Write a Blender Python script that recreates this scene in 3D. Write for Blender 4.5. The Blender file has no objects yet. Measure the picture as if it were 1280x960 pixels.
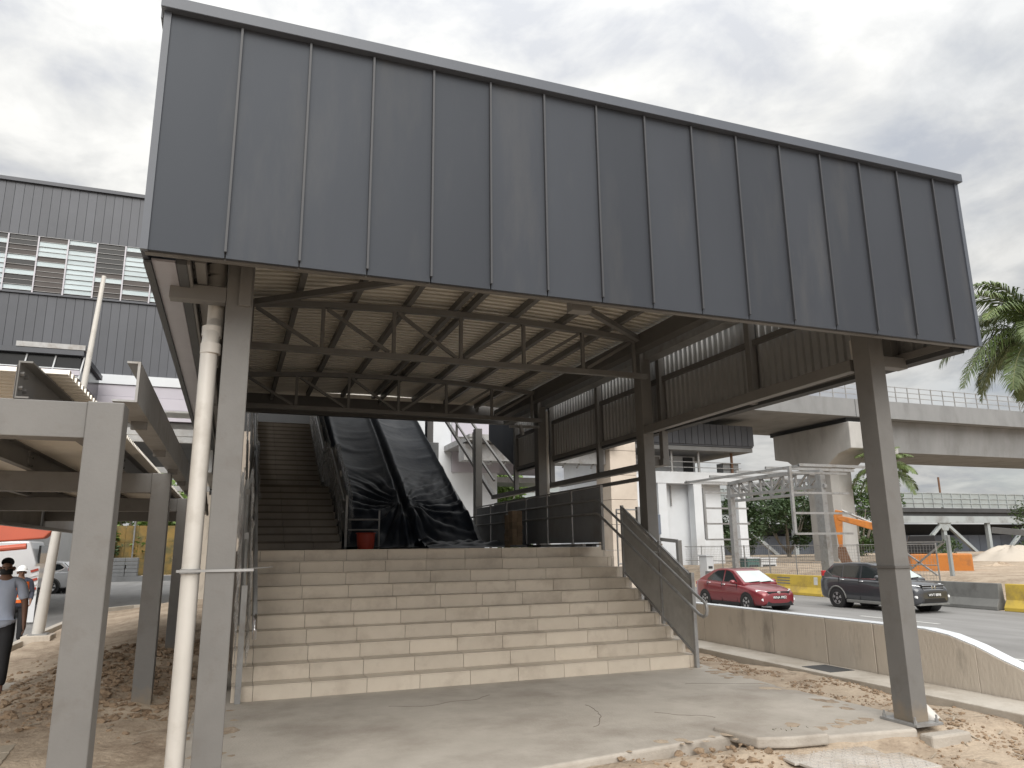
import bpy, bmesh, math, random
from mathutils import Vector, Matrix, noise
R = math.radians
random.seed(7)
S = bpy.context.scene
COL = S.collection

# ------------------------------------------------------------ camera
YAW, PITCH, ROLL, FOCAL = 20.609, 12.541, 0.642, 920.0 / 1280.0 * 36.0
cam_d = bpy.data.cameras.new('camera'); cam = bpy.data.objects.new('camera', cam_d); COL.objects.link(cam)
cam_d.sensor_width = 36.0; cam_d.sensor_fit = 'HORIZONTAL'; cam_d.lens = FOCAL
cam_d.clip_start = 0.05; cam_d.clip_end = 6000
_f = Vector((math.sin(R(YAW)) * math.cos(R(PITCH)), math.cos(R(YAW)) * math.cos(R(PITCH)), math.sin(R(PITCH))))
_r = Vector((math.cos(R(YAW)), -math.sin(R(YAW)), 0)); _u = _r.cross(_f)
_a = -R(ROLL)
_r2 = _r * math.cos(_a) + _u * math.sin(_a); _u2 = -_r * math.sin(_a) + _u * math.cos(_a)
cam.matrix_world = Matrix(((_r2.x, _u2.x, -_f.x, 0), (_r2.y, _u2.y, -_f.y, 0), (_r2.z, _u2.z, -_f.z, 1.55), (0, 0, 0, 1)))
S.camera = cam

# ------------------------------------------------------------ world, sun, exposure
SUN_AZ, SUN_EL = 193.0, 38.0           # azimuth from +Y towards +X
sdir = Vector((math.sin(R(SUN_AZ)) * math.cos(R(SUN_EL)), math.cos(R(SUN_AZ)) * math.cos(R(SUN_EL)), math.sin(R(SUN_EL))))
W = bpy.data.worlds.new('World'); S.world = W; W.use_nodes = True
nt = W.node_tree; nt.nodes.clear()
def N(t, **k):
    n = nt.nodes.new(t)
    for a, b in k.items(): setattr(n, a, b)
    return n
def L(a, b): nt.links.new(a, b)
sky = N('ShaderNodeTexSky', sky_type='NISHITA'); sky.sun_disc = False
sky.sun_elevation = R(SUN_EL); sky.sun_rotation = R(SUN_AZ); sky.air_density = 1.0; sky.dust_density = 2.0
tc = N('ShaderNodeTexCoord'); sx = N('ShaderNodeSeparateXYZ'); L(tc.outputs['Generated'], sx.inputs[0])
zz = N('ShaderNodeMath', operation='ABSOLUTE'); L(sx.outputs['Z'], zz.inputs[0])
za = N('ShaderNodeMath', operation='ADD'); L(zz.outputs[0], za.inputs[0]); za.inputs[1].default_value = 0.22
dv = N('ShaderNodeVectorMath', operation='DIVIDE'); L(tc.outputs['Generated'], dv.inputs[0])
cz = N('ShaderNodeCombineXYZ')
for i in range(3): L(za.outputs[0], cz.inputs[i])
L(cz.outputs[0], dv.inputs[1])
n1 = N('ShaderNodeTexNoise'); n1.inputs['Scale'].default_value = 4.2; n1.inputs['Detail'].default_value = 9; n1.inputs['Roughness'].default_value = 0.56; n1.inputs['Distortion'].default_value = 0.25
L(dv.outputs[0], n1.inputs['Vector'])
cr = N('ShaderNodeValToRGB'); L(n1.outputs['Fac'], cr.inputs[0])
cr.color_ramp.elements[0].position = 0.36; cr.color_ramp.elements[0].color = (5.3, 5.45, 5.75, 1)
cr.color_ramp.elements[1].position = 0.63; cr.color_ramp.elements[1].color = (8.5, 8.45, 8.2, 1)
e = cr.color_ramp.elements.new(0.50); e.color = (6.9, 6.93, 6.85, 1)
# sky glow added behind the camera, around the sun lamp, to brighten shaded fronts
dt = N('ShaderNodeVectorMath', operation='DOT_PRODUCT'); L(tc.outputs['Generated'], dt.inputs[0]); dt.inputs[1].default_value = sdir
mr = N('ShaderNodeMapRange'); L(dt.outputs['Value'], mr.inputs['Value'])
mr.inputs['From Min'].default_value = 0.15; mr.inputs['From Max'].default_value = 1.0; mr.inputs['To Min'].default_value = 1.0; mr.inputs['To Max'].default_value = 1.7
# standard overcast luminance: the zenith is about three times as bright as the horizon
zp = N('ShaderNodeMath', operation='POWER'); L(zz.outputs[0], zp.inputs[0]); zp.inputs[1].default_value = 1.7
ze = N('ShaderNodeMapRange'); L(zp.outputs[0], ze.inputs['Value']); ze.inputs['From Min'].default_value = 0.0; ze.inputs['From Max'].default_value = 1.0
ze.inputs['To Min'].default_value = 0.58; ze.inputs['To Max'].default_value = 1.9
mm = N('ShaderNodeMath', operation='MULTIPLY'); L(mr.outputs[0], mm.inputs[0]); L(ze.outputs[0], mm.inputs[1])
ml = N('ShaderNodeVectorMath', operation='SCALE'); L(cr.outputs[0], ml.inputs[0]); L(mm.outputs[0], ml.inputs['Scale'])
n2 = N('ShaderNodeTexNoise'); n2.inputs['Scale'].default_value = 1.4; n2.inputs['Detail'].default_value = 6
L(dv.outputs[0], n2.inputs['Vector'])
cov = N('ShaderNodeMapRange'); L(n2.outputs['Fac'], cov.inputs['Value'])
cov.inputs['From Min'].default_value = 0.28; cov.inputs['From Max'].default_value = 0.48; cov.inputs['To Min'].default_value = 0.72; cov.inputs['To Max'].default_value = 1.0
mx = N('ShaderNodeMix', data_type='RGBA'); L(cov.outputs[0], mx.inputs[0]); L(sky.outputs[0], mx.inputs[6]); L(ml.outputs[0], mx.inputs[7])
bg = N('ShaderNodeBackground'); bg.inputs['Strength'].default_value = 0.077; L(mx.outputs[2], bg.inputs['Color'])
wo = N('ShaderNodeOutputWorld'); L(bg.outputs[0], wo.inputs[0])
sl = bpy.data.lights.new('sun', 'SUN'); sl.energy = 1.5; sl.angle = R(48); sl.color = (1.0, 0.955, 0.88)  # sun set behind the camera to light the shaded fronts
sun = bpy.data.objects.new('sun', sl); COL.objects.link(sun); sun.rotation_euler = (-sdir).to_track_quat('-Z', 'Y').to_euler(); sun.location = (0, 0, 40)
S.view_settings.view_transform = 'Standard'; S.view_settings.look = 'None'; S.view_settings.gamma = 1; S.view_settings.use_curve_mapping = False
S.view_settings.exposure = 0.74

# ------------------------------------------------------------ materials
MATS = {}
def mat(name, c1, c2=None, scale=6.0, rough=0.6, metal=0.0, bump=0.0, bscale=None, spec=0.5, stretch=(1, 1, 1), rvar=0.0,
        stain=None, sscale=1.0, slo=0.5, shi=0.7, coat=0.0, alpha=1.0, trans=0.0, detail=6, ccontrast=(0.3, 0.7), oi=0.0):
    m = bpy.data.materials.new(name); m.use_nodes = True; MATS[name] = m
    t = m.node_tree; p = t.nodes['Principled BSDF']
    p.inputs['Roughness'].default_value = rough; p.inputs['Metallic'].default_value = metal
    p.inputs['Specular IOR Level'].default_value = spec; p.inputs['Coat Weight'].default_value = coat
    p.inputs['Alpha'].default_value = alpha; p.inputs['Transmission Weight'].default_value = trans
    p.inputs['Base Color'].default_value = (*c1, 1)
    if c2 is None and not bump and not oi: return m
    g = t.nodes.new('ShaderNodeNewGeometry'); mp = t.nodes.new('ShaderNodeMapping'); mp.inputs['Scale'].default_value = stretch
    t.links.new(g.outputs['Position'], mp.inputs['Vector'])
    nz = t.nodes.new('ShaderNodeTexNoise'); nz.inputs['Scale'].default_value = scale; nz.inputs['Detail'].default_value = detail; nz.inputs['Roughness'].default_value = 0.62
    t.links.new(mp.outputs[0], nz.inputs['Vector'])
    out = None
    if c2 is not None:
        r = t.nodes.new('ShaderNodeValToRGB'); r.color_ramp.elements[0].position = ccontrast[0]; r.color_ramp.elements[1].position = ccontrast[1]
        r.color_ramp.elements[0].color = (*c1, 1); r.color_ramp.elements[1].color = (*c2, 1)
        t.links.new(nz.outputs['Fac'], r.inputs[0]); out = r.outputs[0]
        if stain is not None:
            n3 = t.nodes.new('ShaderNodeTexNoise'); n3.inputs['Scale'].default_value = sscale; n3.inputs['Detail'].default_value = 7; n3.inputs['Roughness'].default_value = 0.65
            t.links.new(mp.outputs[0], n3.inputs['Vector'])
            q = t.nodes.new('ShaderNodeMapRange'); q.inputs['From Min'].default_value = slo; q.inputs['From Max'].default_value = shi
            t.links.new(n3.outputs['Fac'], q.inputs['Value'])
            x = t.nodes.new('ShaderNodeMix'); x.data_type = 'RGBA'; t.links.new(q.outputs[0], x.inputs[0]); t.links.new(out, x.inputs[6]); x.inputs[7].default_value = (*stain, 1)
            out = x.outputs[2]
    if oi:
        o_ = t.nodes.new('ShaderNodeObjectInfo'); hs = t.nodes.new('ShaderNodeHueSaturation')
        q = t.nodes.new('ShaderNodeMapRange'); q.inputs['To Min'].default_value = 1 - oi; q.inputs['To Max'].default_value = 1 + oi
        t.links.new(o_.outputs['Random'], q.inputs['Value']); t.links.new(q.outputs[0], hs.inputs['Value'])
        if out is not None: t.links.new(out, hs.inputs['Color'])
        else: hs.inputs['Color'].default_value = (*c1, 1)
        out = hs.outputs[0]
    if out is not None: t.links.new(out, p.inputs['Base Color'])
    if rvar:
        q = t.nodes.new('ShaderNodeMapRange'); q.inputs['From Min'].default_value = .3; q.inputs['From Max'].default_value = .7
        q.inputs['To Min'].default_value = rough - rvar; q.inputs['To Max'].default_value = rough + rvar
        t.links.new(nz.outputs['Fac'], q.inputs['Value']); t.links.new(q.outputs[0], p.inputs['Roughness'])
    if bump:
        nb = t.nodes.new('ShaderNodeTexNoise'); nb.inputs['Scale'].default_value = bscale or scale * 4; nb.inputs['Detail'].default_value = 5
        t.links.new(mp.outputs[0], nb.inputs['Vector'])
        b = t.nodes.new('ShaderNodeBump'); b.inputs['Strength'].default_value = bump; b.inputs['Distance'].default_value = 0.02
        t.links.new(nb.outputs['Fac'], b.inputs['Height']); t.links.new(b.outputs[0], p.inputs['Normal'])
    return m
mat('fascia', (.037, .040, .048), (.043, .047, .056), 1.2, .5, .0, .06, 1.4, spec=.30, oi=.13, rvar=.05, ccontrast=(.35, .65), stain=(.064, .064, .066), sscale=3.0, slo=.52, shi=.85, stretch=(1, 1, .2))
MATS['fascia'].node_tree.nodes['Principled BSDF'].inputs['Specular Tint'].default_value = (.82, .9, 1.0, 1)
mat('fascia_cap', (.07, .08, .10), (.08, .09, .112), 2.0, .45, .0)
mat('fascia_seam', (.04, .042, .048), None, rough=.5)
mat('soffit', (.33, .32, .35), (.38, .37, .40), 3, .4, .3)
mat('steel', (.142, .138, .133), (.165, .160, .154), 3.0, .5, .0, .05, 60, stain=(.128, .119, .110), sscale=5.5, slo=.54, shi=.78)
def splash(name, col, top=.7):
    # dried mud and dust on the lowest part of site steel
    t = MATS[name].node_tree; pr = t.nodes['Principled BSDF']; src = pr.inputs['Base Color'].links[0].from_socket
    g_ = t.nodes.new('ShaderNodeNewGeometry'); s_ = t.nodes.new('ShaderNodeSeparateXYZ'); t.links.new(g_.outputs['Position'], s_.inputs[0])
    h = t.nodes.new('ShaderNodeMapRange'); h.inputs['From Min'].default_value = 0; h.inputs['From Max'].default_value = top; h.inputs['To Min'].default_value = .95; h.inputs['To Max'].default_value = 0; t.links.new(s_.outputs['Z'], h.inputs['Value'])
    n_ = t.nodes.new('ShaderNodeTexNoise'); n_.inputs['Scale'].default_value = 9; n_.inputs['Detail'].default_value = 8; t.links.new(g_.outputs['Position'], n_.inputs['Vector'])
    a_ = t.nodes.new('ShaderNodeMath'); a_.operation = 'ADD'; t.links.new(h.outputs[0], a_.inputs[0]); t.links.new(n_.outputs['Fac'], a_.inputs[1])
    q_ = t.nodes.new('ShaderNodeMapRange'); q_.inputs['From Min'].default_value = .85; q_.inputs['From Max'].default_value = 1.25; t.links.new(a_.outputs[0], q_.inputs['Value'])
    x_ = t.nodes.new('ShaderNodeMix'); x_.data_type = 'RGBA'; t.links.new(q_.outputs[0], x_.inputs[0]); t.links.new(src, x_.inputs[6]); x_.inputs[7].default_value = (*col, 1)
    t.links.new(x_.outputs[2], pr.inputs['Base Color'])
splash('steel', (.21, .175, .135), .32)
mat('steel_dark', (.10, .095, .09), (.12, .115, .11), 3, .5)
mat('galv', (.28, .28, .28), (.35, .35, .35), 9, .45, .35, stain=(.23, .215, .2), sscale=3)
mat('roof_sheet', (.72, .68, .61), (.77, .73, .66), 1.3, .42, .1)
mat('inner_sheet', (.36, .365, .365), (.42, .425, .425), 1.5, .35, .45)
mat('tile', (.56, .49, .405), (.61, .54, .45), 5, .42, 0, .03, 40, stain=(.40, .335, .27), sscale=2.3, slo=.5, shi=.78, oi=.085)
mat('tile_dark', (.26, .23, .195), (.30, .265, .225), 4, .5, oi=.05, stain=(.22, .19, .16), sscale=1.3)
mat('grout', (.16, .135, .11), None, rough=.9)
mat('slab', (.38, .345, .30), (.47, .43, .38), 2.2, .78, 0, .25, 45, stain=(.26, .225, .19), sscale=.8, slo=.47, shi=.74)
mat('concrete', (.52, .46, .39), (.60, .54, .465), 2.0, .85, 0, .3, 30, stain=(.25, .22, .19), sscale=2.6, slo=.55, shi=.78, stretch=(1, 1, .35))
mat('concrete_pale', (.19, .195, .20), (.235, .24, .245), .7, .85, 0, .2, 12, stain=(.145, .146, .146), sscale=.5, slo=.5, shi=.75, stretch=(1, 1, .4))
mat('dirt', (.20, .145, .10), (.43, .345, .26), 6.5, .95, 0, 1.0, 22, stain=(.46, .375, .285), sscale=.8, slo=.42, shi=.66, detail=12)
mat('dirt_clod', (.20, .135, .085), (.34, .25, .17), 7, .95, 0, .6, 60, oi=.0)
mat('asphalt', (.19, .185, .18), (.25, .245, .24), 1.1, .85, 0, .2, 60, stain=(.15, .145, .14), sscale=.5, stretch=(1, .25, 1))
mat('line_white', (.6, .6, .58), (.45, .45, .43), 6, .7)
mat('white_paint', (.60, .625, .655), (.66, .685, .715), .8, .6, 0, stain=(.50, .50, .50), sscale=.35, slo=.5, shi=.8)
mat('lilac', (.42, .40, .45), (.46, .44, .49), .6, .5, .15, oi=.05)
mat('station_clad', (.062, .066, .076), (.074, .078, .09), .8, .45, .25, oi=.08)
mat('beige_pier', (.50, .43, .36), (.56, .49, .42), .9, .7, stain=(.42, .36, .30), sscale=.6)
mat('pvc', (.52, .50, .465), (.58, .555, .52), 3, .38, 0, stain=(.40, .37, .33), sscale=2.4, slo=.58, shi=.8)
mat('tarp', (.012, .018, .030), (.020, .028, .044), 3, .46, 0, .25, 9, spec=.36, rvar=.06)
mat('film', (.66, .65, .63), (.55, .54, .52), 12, .2, 0, .8, 26, alpha=.40)
mat('panel_grey', (.29, .30, .315), (.33, .34, .355), 4, .42, .3, stain=(.24, .235, .225), sscale=1.6, oi=.05)
mat('panel_sand', (.38, .375, .365), (.45, .445, .43), 7, .5, .25, .05, 40, stain=(.31, .30, .285), sscale=2)
mat('glass_dark', (.012, .013, .015), None, rough=.2, spec=.3)
mat('glass_teal', (.36, .44, .47), (.43, .51, .54), .5, .2, oi=.1)
mat('glass_brown', (.05, .042, .04), (.075, .064, .06), .6, .3, spec=.25, oi=.2)
mat('glass_car', (.02, .025, .027), None, rough=.05, spec=.7)
mat('glass_screen', (.42, .48, .46), (.50, .56, .54), 1.4, .08, spec=.8)
mat('paint_red', (.20, .022, .030), None, rough=.32, metal=.3, coat=1.0)
mat('paint_grey', (.055, .058, .066), None, rough=.32, metal=.4, coat=1.0)
mat('paint_white', (.66, .67, .69), None, rough=.35, coat=.8)
mat('rubber', (.018, .018, .018), None, rough=.8)
mat('black_trim', (.012, .012, .014), None, rough=.45)
mat('alloy', (.55, .55, .56), None, rough=.3, metal=.8)
mat('chrome', (.75, .75, .77), None, rough=.15, metal=1.0)
mat('lamp_lens', (.75, .76, .78), None, rough=.1, spec=.8)
mat('tail_red', (.45, .02, .025), None, rough=.15, spec=.7)
mat('orange_paint', (.55, .20, .035), (.48, .165, .03), 1.5, .45, stain=(.3, .13, .05), sscale=2)
mat('boom_red', (.50, .105, .055), (.42, .09, .05), 1.2, .5)
mat('yellow_paint', (.56, .40, .06), (.46, .33, .055), 1.5, .6, stain=(.28, .2, .07), sscale=1.4, slo=.48, shi=.7)
mat('barrier_grey', (.14, .14, .135), (.19, .19, .18), 1.6, .8, stain=(.1, .095, .09), sscale=1.2)
mat('rust', (.12, .065, .04), (.18, .10, .06), 5, .9)
mat('bridge_steel', (.30, .33, .34), (.36, .39, .40), .5, .6, stain=(.2, .2, .2), sscale=.4)
mat('bridge_dark', (.045, .047, .05), (.065, .067, .07), .5, .8)
mat('hoarding', (.115, .135, .17), (.145, .165, .205), .35, .55, oi=.07)
mat('bark', (.22, .19, .15), (.30, .265, .22), 3, .9, 0, .5, 14, stretch=(1, 1, .4))
mat('leaf', (.055, .10, .022), (.085, .145, .035), .9, .55)
mat('leaf_dark', (.03, .06, .018), (.055, .095, .03), .9, .55)
mat('leaf_light', (.11, .18, .035), (.15, .23, .05), .9, .55)
mat('palm_leaf', (.07, .11, .03), (.14, .18, .065), 1.6, .42, oi=.18)
mat('palm_rib', (.16, .17, .07), (.2, .2, .09), 2, .5)
mat('sand', (.44, .39, .33), (.52, .465, .40), .5, .95, 0, .5, 6)
mat('skin', (.19, .10, .065), None, rough=.55)
mat('cloth_blue', (.46, .53, .68), (.52, .59, .74), 9, .85)
mat('cloth_dark', (.012, .012, .014), (.02, .02, .023), 8, .85)
mat('cloth_navy', (.035, .04, .06), (.05, .055, .08), 8, .85)
mat('hivis', (.80, .16, .02), (.72, .14, .02), 6, .7)
mat('reflective', (.6, .6, .55), None, rough=.4)
mat('hat_white', (.75, .75, .74), None, rough=.35)
mat('mask_black', (.01, .01, .011), None, rough=.8)
mat('brick', (.19, .14, .095), (.25, .19, .13), 5, .9, oi=.16)
mat('check_plate', (.46, .43, .39), (.52, .48, .44), 5, .6, .0, stain=(.33, .27, .21), sscale=1.8, slo=.45, shi=.7)
mat('wood', (.33, .28, .22), (.40, .35, .28), 6, .8, stretch=(8, 1, 1))
mat('pier_concrete_lit', (.36, .355, .345), (.43, .425, .415), .9, .85, 0, .2, 12, stain=(.28, .275, .265), sscale=.6, slo=.5, shi=.75, stretch=(1, 1, .5))  # paler copy of the concrete, making up for the deck's shadow on the pier
mat('cream_concrete', (.42, .385, .335), (.50, .46, .405), 2.2, .85, 0, .25, 30, stain=(.30, .255, .205), sscale=1.6, slo=.5, shi=.75)
mat('hoard_old', (.22, .14, .045), (.32, .21, .06), 1.2, .8, stain=(.12, .11, .05), sscale=.9, slo=.45, shi=.62)
mat('pale_screen', (.27, .30, .30), (.32, .35, .35), .5, .3)
mat('bucket', (.42, .045, .02), (.34, .035, .018), 4, .5)
mat('plate_black', (.01, .01, .01), None, rough=.4)
mat('plate_white', (.8, .8, .8), None, rough=.5)
mat('teal_box', (.06, .13, .12), (.08, .16, .15), 2, .6)
mat('weed', (.06, .075, .03), None, rough=.7)

# ------------------------------------------------------------ helpers
ORG = {}
class MB:
    def __init__(s): s.v = []; s.f = []
    def add(s, vs, fs):
        b = len(s.v); s.v += [tuple(p) for p in vs]; s.f += [tuple(i + b for i in f) for f in fs]; return s
    def box(s, x0, x1, y0, y1, z0, z1):
        return s.add([(x0, y0, z0), (x1, y0, z0), (x1, y1, z0), (x0, y1, z0), (x0, y0, z1), (x1, y0, z1), (x1, y1, z1), (x0, y1, z1)],
                     [(0, 3, 2, 1), (4, 5, 6, 7), (0, 1, 5, 4), (1, 2, 6, 5), (2, 3, 7, 6), (3, 0, 4, 7)])
    def bar(s, p, q, w, h, up=(0, 0, 1)):
        p, q = Vector(p), Vector(q); d = (q - p).normalized(); up = Vector(up)
        a = d.cross(up)
        if a.length < 1e-4: a = d.cross(Vector((0, 1, 0)))
        a.normalize(); b = a.cross(d); a *= w / 2; b *= h / 2
        vs = [p - a - b, p + a - b, p + a + b, p - a + b, q - a - b, q + a - b, q + a + b, q - a + b]
        return s.add(vs, [(0, 1, 2, 3), (7, 6, 5, 4), (4, 5, 1, 0), (5, 6, 2, 1), (6, 7, 3, 2), (7, 4, 0, 3)])
    def tube(s, pts, r, n=10, caps=True):
        pts = [Vector(p) for p in pts]; rs = r if isinstance(r, (list, tuple)) else [r] * len(pts)
        b = len(s.v); pa = None
        for i, p in enumerate(pts):
            d = (pts[min(i + 1, len(pts) - 1)] - pts[max(i - 1, 0)]).normalized()
            if pa is None:
                pa = d.cross(Vector((0, 0, 1)))
                if pa.length < 1e-3: pa = d.cross(Vector((0, 1, 0)))
            pa = (pa - d * pa.dot(d)).normalized(); c = d.cross(pa)
            for k in range(n):
                t = 2 * math.pi * k / n
                s.v.append(tuple(p + (pa * math.cos(t) + c * math.sin(t)) * rs[i]))
        for i in range(len(pts) - 1):
            for k in range(n):
                k2 = (k + 1) % n
                s.f.append((b + i * n + k, b + (i + 1) * n + k, b + (i + 1) * n + k2, b + i * n + k2))
        if caps:
            s.f.append(tuple(b + k for k in range(n))); s.f.append(tuple(b + (len(pts) - 1) * n + k for k in range(n - 1, -1, -1)))
        return s
    def prism(s, poly, axis, a, b):
        # poly: 2D points in the two other axes (in axis order); extruded from a to b along axis
        def P(u, w, t):
            return {0: (t, u, w), 1: (u, t, w), 2: (u, w, t)}[axis]
        n = len(poly); vs = [P(u, w, a) for u, w in poly] + [P(u, w, b) for u, w in poly]
        fs = [tuple(range(n - 1, -1, -1)), tuple(range(n, 2 * n))] + [(i, (i + 1) % n, n + (i + 1) % n, n + i) for i in range(n)]
        return s.add(vs, fs)
    def grid(s, fn, nu, nv, closed=False):
        b = len(s.v)
        for j in range(nv + 1):
            for i in range(nu + 1): s.v.append(tuple(fn(i / nu, j / nv)))
        for j in range(nv):
            for i in range(nu):
                a = b + j * (nu + 1) + i; s.f.append((a, a + 1, a + nu + 2, a + nu + 1))
        return s
    def blob(s, c, r, k=1, jit=.25, flat=1.0):
        bm = bmesh.new(); bmesh.ops.create_icosphere(bm, subdivisions=k, radius=1.0)
        m = Matrix.Rotation(random.random() * 6, 3, 'Z') @ Matrix.Rotation(random.random() * 6, 3, 'X')
        off = random.random() * 100
        vs = []
        for v in bm.verts:
            p = m @ v.co; p = p * (1 + jit * noise.noise(p * 1.7 + Vector((off, off, 0)))); vs.append((c[0] + p.x * r, c[1] + p.y * r, c[2] + p.z * r * flat))
        fs = [tuple(v.index for v in f.verts) for f in bm.faces]; bm.free(); return s.add(vs, fs)
    def mesh(s, name, m, org=Vector((0, 0, 0)), smooth=False):
        me = bpy.data.meshes.new(name)
        me.from_pydata([(x - org[0], y - org[1], z - org[2]) for x, y, z in s.v], [], s.f); me.update()
        bm = bmesh.new(); bm.from_mesh(me); bmesh.ops.recalc_face_normals(bm, faces=bm.faces); bm.to_mesh(me); bm.free()
        me.materials.append(MATS[m])
        if smooth: me.polygons.foreach_set('use_smooth', [True] * len(me.polygons))
        return me
    def build(s, name, m, parent=None, smooth=False, bevel=0, label=None, seg=2):
        org = ORG[parent.name] if parent else Vector((0, 0, 0))
        o = bpy.data.objects.new(name, s.mesh(name, m, org, smooth)); COL.objects.link(o)
        if parent: o.parent = parent
        ORG[o.name] = org
        if bevel:
            b = o.modifiers.new('bevel', 'BEVEL'); b.width = bevel; b.segments = seg; b.limit_method = 'ANGLE'; b.angle_limit = R(40)
        if smooth == 'auto':
            sm(o)
        if label: o['label'] = label
        return o
def sm(o, ang=35):
    for p in o.data.polygons: p.use_smooth = True
    bm = bmesh.new(); bm.from_mesh(o.data)
    for e in bm.edges:
        if len(e.link_faces) == 2 and e.calc_face_angle(0) > R(ang): e.smooth = False
    bm.to_mesh(o.data); bm.free()
def thing(name, label, cat, loc=(0, 0, 0), group=None):
    o = bpy.data.objects.new(name, None); COL.objects.link(o); o.location = loc; o.empty_display_size = .2
    o['label'] = label; o['category'] = cat
    if group: o['group'] = group
    ORG[o.name] = Vector(loc); return o
def tag(o, label, cat, group=None, kind=None):
    o['label'] = label; o['category'] = cat
    if group: o['group'] = group
    if kind: o['kind'] = kind
    return o
def struct(o, label=None, kind='structure'):
    o['kind'] = kind
    if label: o['label'] = label
    return o
def place(name, me, parent, loc, rot=None):
    o = bpy.data.objects.new(name, me); COL.objects.link(o); o.parent = parent
    o.location = Vector(loc) - ORG[parent.name]; ORG[o.name] = Vector(loc)
    if rot: o.rotation_euler = rot
    return o
def copy_tree(o, parent=None):
    c = o.copy(); COL.objects.link(c); c.parent = parent; ORG[c.name] = ORG[o.name]
    for ch in list(o.children): copy_tree(ch, c)
    return c
def ss(a, b, t):
    t = max(0.0, min(1.0, (t - a) / (b - a))); return t * t * (3 - 2 * t)
def nz(x, y, z=0.0): return noise.noise(Vector((x, y, z)))

# ============================================================ SETTING
def ground_z(x, y):
    z = -0.05
    z += -0.30 * ss(1.0, 3.8, -x) * ss(6, 12, y)
    z += -0.10 * ss(5.35, 4.9, y)
    z += -0.38 * ss(3.9, 4.5, -x)
    if x < 12: z += -0.6 * ss(29.5, 31.5, y) * (1 - ss(3.9, 4.5, -x))
    z += -0.85 * ss(7.8, 11.0, x) * (1 - ss(26.0, 31, x))
    if x > 26: z += 0.18 * ss(26, 31, x) + .12 * ss(30, 45, y)
    near = 1 if (-8 < x < 9 and 2 < y < 22) else .4
    z += near * (0.028 * nz(x * 2.3, y * 2.3) + 0.016 * nz(x * 7, y * 7) + .05 * nz(x * .7, y * .7, 3))
    # rubble heap beside the stair
    z += 0.16 * ss(2.6, .4, math.hypot((x + 1.1) / .8, (y - 11.5) / 2.2)) * (1 + .6 * nz(x * 3, y * 3, 5))
    return z
def axis(lo, hi, flo, fhi, step):
    a = [flo + i * step for i in range(int((fhi - flo) / step) + 1)]
    s_ = step; v = flo
    while v > lo: s_ *= 1.22; v -= s_; a.insert(0, v)
    s_ = step; v = a[-1]
    while v < hi: s_ *= 1.22; v += s_; a.append(v)
    return a
xs = axis(-3000, 3000, -6.5, 9.0, .11); ys = axis(-800, 4000, 3.2, 19, .11)
g = MB(); nx = len(xs)
for y in ys:
    for x in xs:
        z = ground_z(x, y)
        if -.15 < x < 5.75 and 5.4 < y < 24: z = min(z, -.12)
        g.v.append((x, y, z))
for j in range(len(ys) - 1):
    for i in range(nx - 1): g.f.append((j * nx + i, j * nx + i + 1, (j + 1) * nx + i + 1, (j + 1) * nx + i))
struct(g.build('ground', 'dirt', smooth=True), 'bare brown earth around the stair entrance and road')

# right road and left road
rd = MB(); rd.box(11.2, 25.5, -60, 140, -1.2, -.80); struct(rd.build('road', 'asphalt'), 'grey asphalt road carrying the red and grey cars')
rd = MB()
rd.box(-40, -4.32, -40, 62, -1.2, -.56); rd.box(-4.32, 14, 31.8, 62, -1.2, -.563)
struct(rd.build('side_road', 'asphalt'), 'grey asphalt side road with white vehicles beyond the covered walkway')
for x in (15.2, 19.8):
    mk = MB()
    for k in range(-3, 16): mk.box(x, x + .13, k * 8.0 + 1, k * 8.0 + 4.0, -.797, -.795)
    struct(mk.build('lane_marking', 'line_white'), 'dashed white lane line on the asphalt')
kb = MB()
kp = [(-4.22, -40), (-4.22, 27.5), (-4.0, 29.6), (-3.2, 30.9), (-2.0, 31.5), (14, 31.6)]
for a, b in zip(kp, kp[1:]): kb.bar((a[0], a[1], -.50), (b[0], b[1], -.50), .16, .34)
struct(kb.build('kerb', 'cream_concrete', bevel=.01), 'low concrete kerb along the side road')
fk = MB(); fk.box(-40, 14, 62, 63.5, -1, -.2); struct(fk.build('kerb', 'concrete_pale'), 'far concrete kerb behind the side road')

# concrete apron in front of the stair
sb = MB(); sb.prism([(-.3, 5.6), (.9, 5.45), (2.2, 5.36), (3.2, 5.5), (4.1, 5.62), (4.35, 5.42), (4.75, 5.26), (5.3, 5.2), (5.62, 5.16), (5.68, 5.3), (5.95, 5.62), (5.9, 7.2), (5.97, 8.4), (6.1, 9.4), (5.95, 11), (-.22, 11), (-.25, 8.0)], 2, -.13, 0.0)
struct(sb.build('pavement', 'slab', bevel=.025, seg=3), 'pale concrete apron at the foot of the stair')
stp = MB(); stp.box(6.88, 7.46, -10, 30, -.2, .012); struct(stp.build('footpath', 'cream_concrete', bevel=.01), 'narrow pale concrete strip along the low wall')
lp = MB(); lp.prism([(-6.5, 12.9), (-1.9, 12.75), (-2.0, 11.75), (-6.5, 11.6)], 2, -.5, -.22)
struct(lp.build('pavement', 'cream_concrete', bevel=.015), 'thin concrete strip crossing the earth near the kerb')
dr = MB(); dr.box(7.0, 7.38, 7.62, 8.12, -.02, .016)
tag(dr.build('drain_opening', 'bridge_dark'), 'dark rectangular drain opening in the pale strip by the wall', 'drain')

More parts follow.
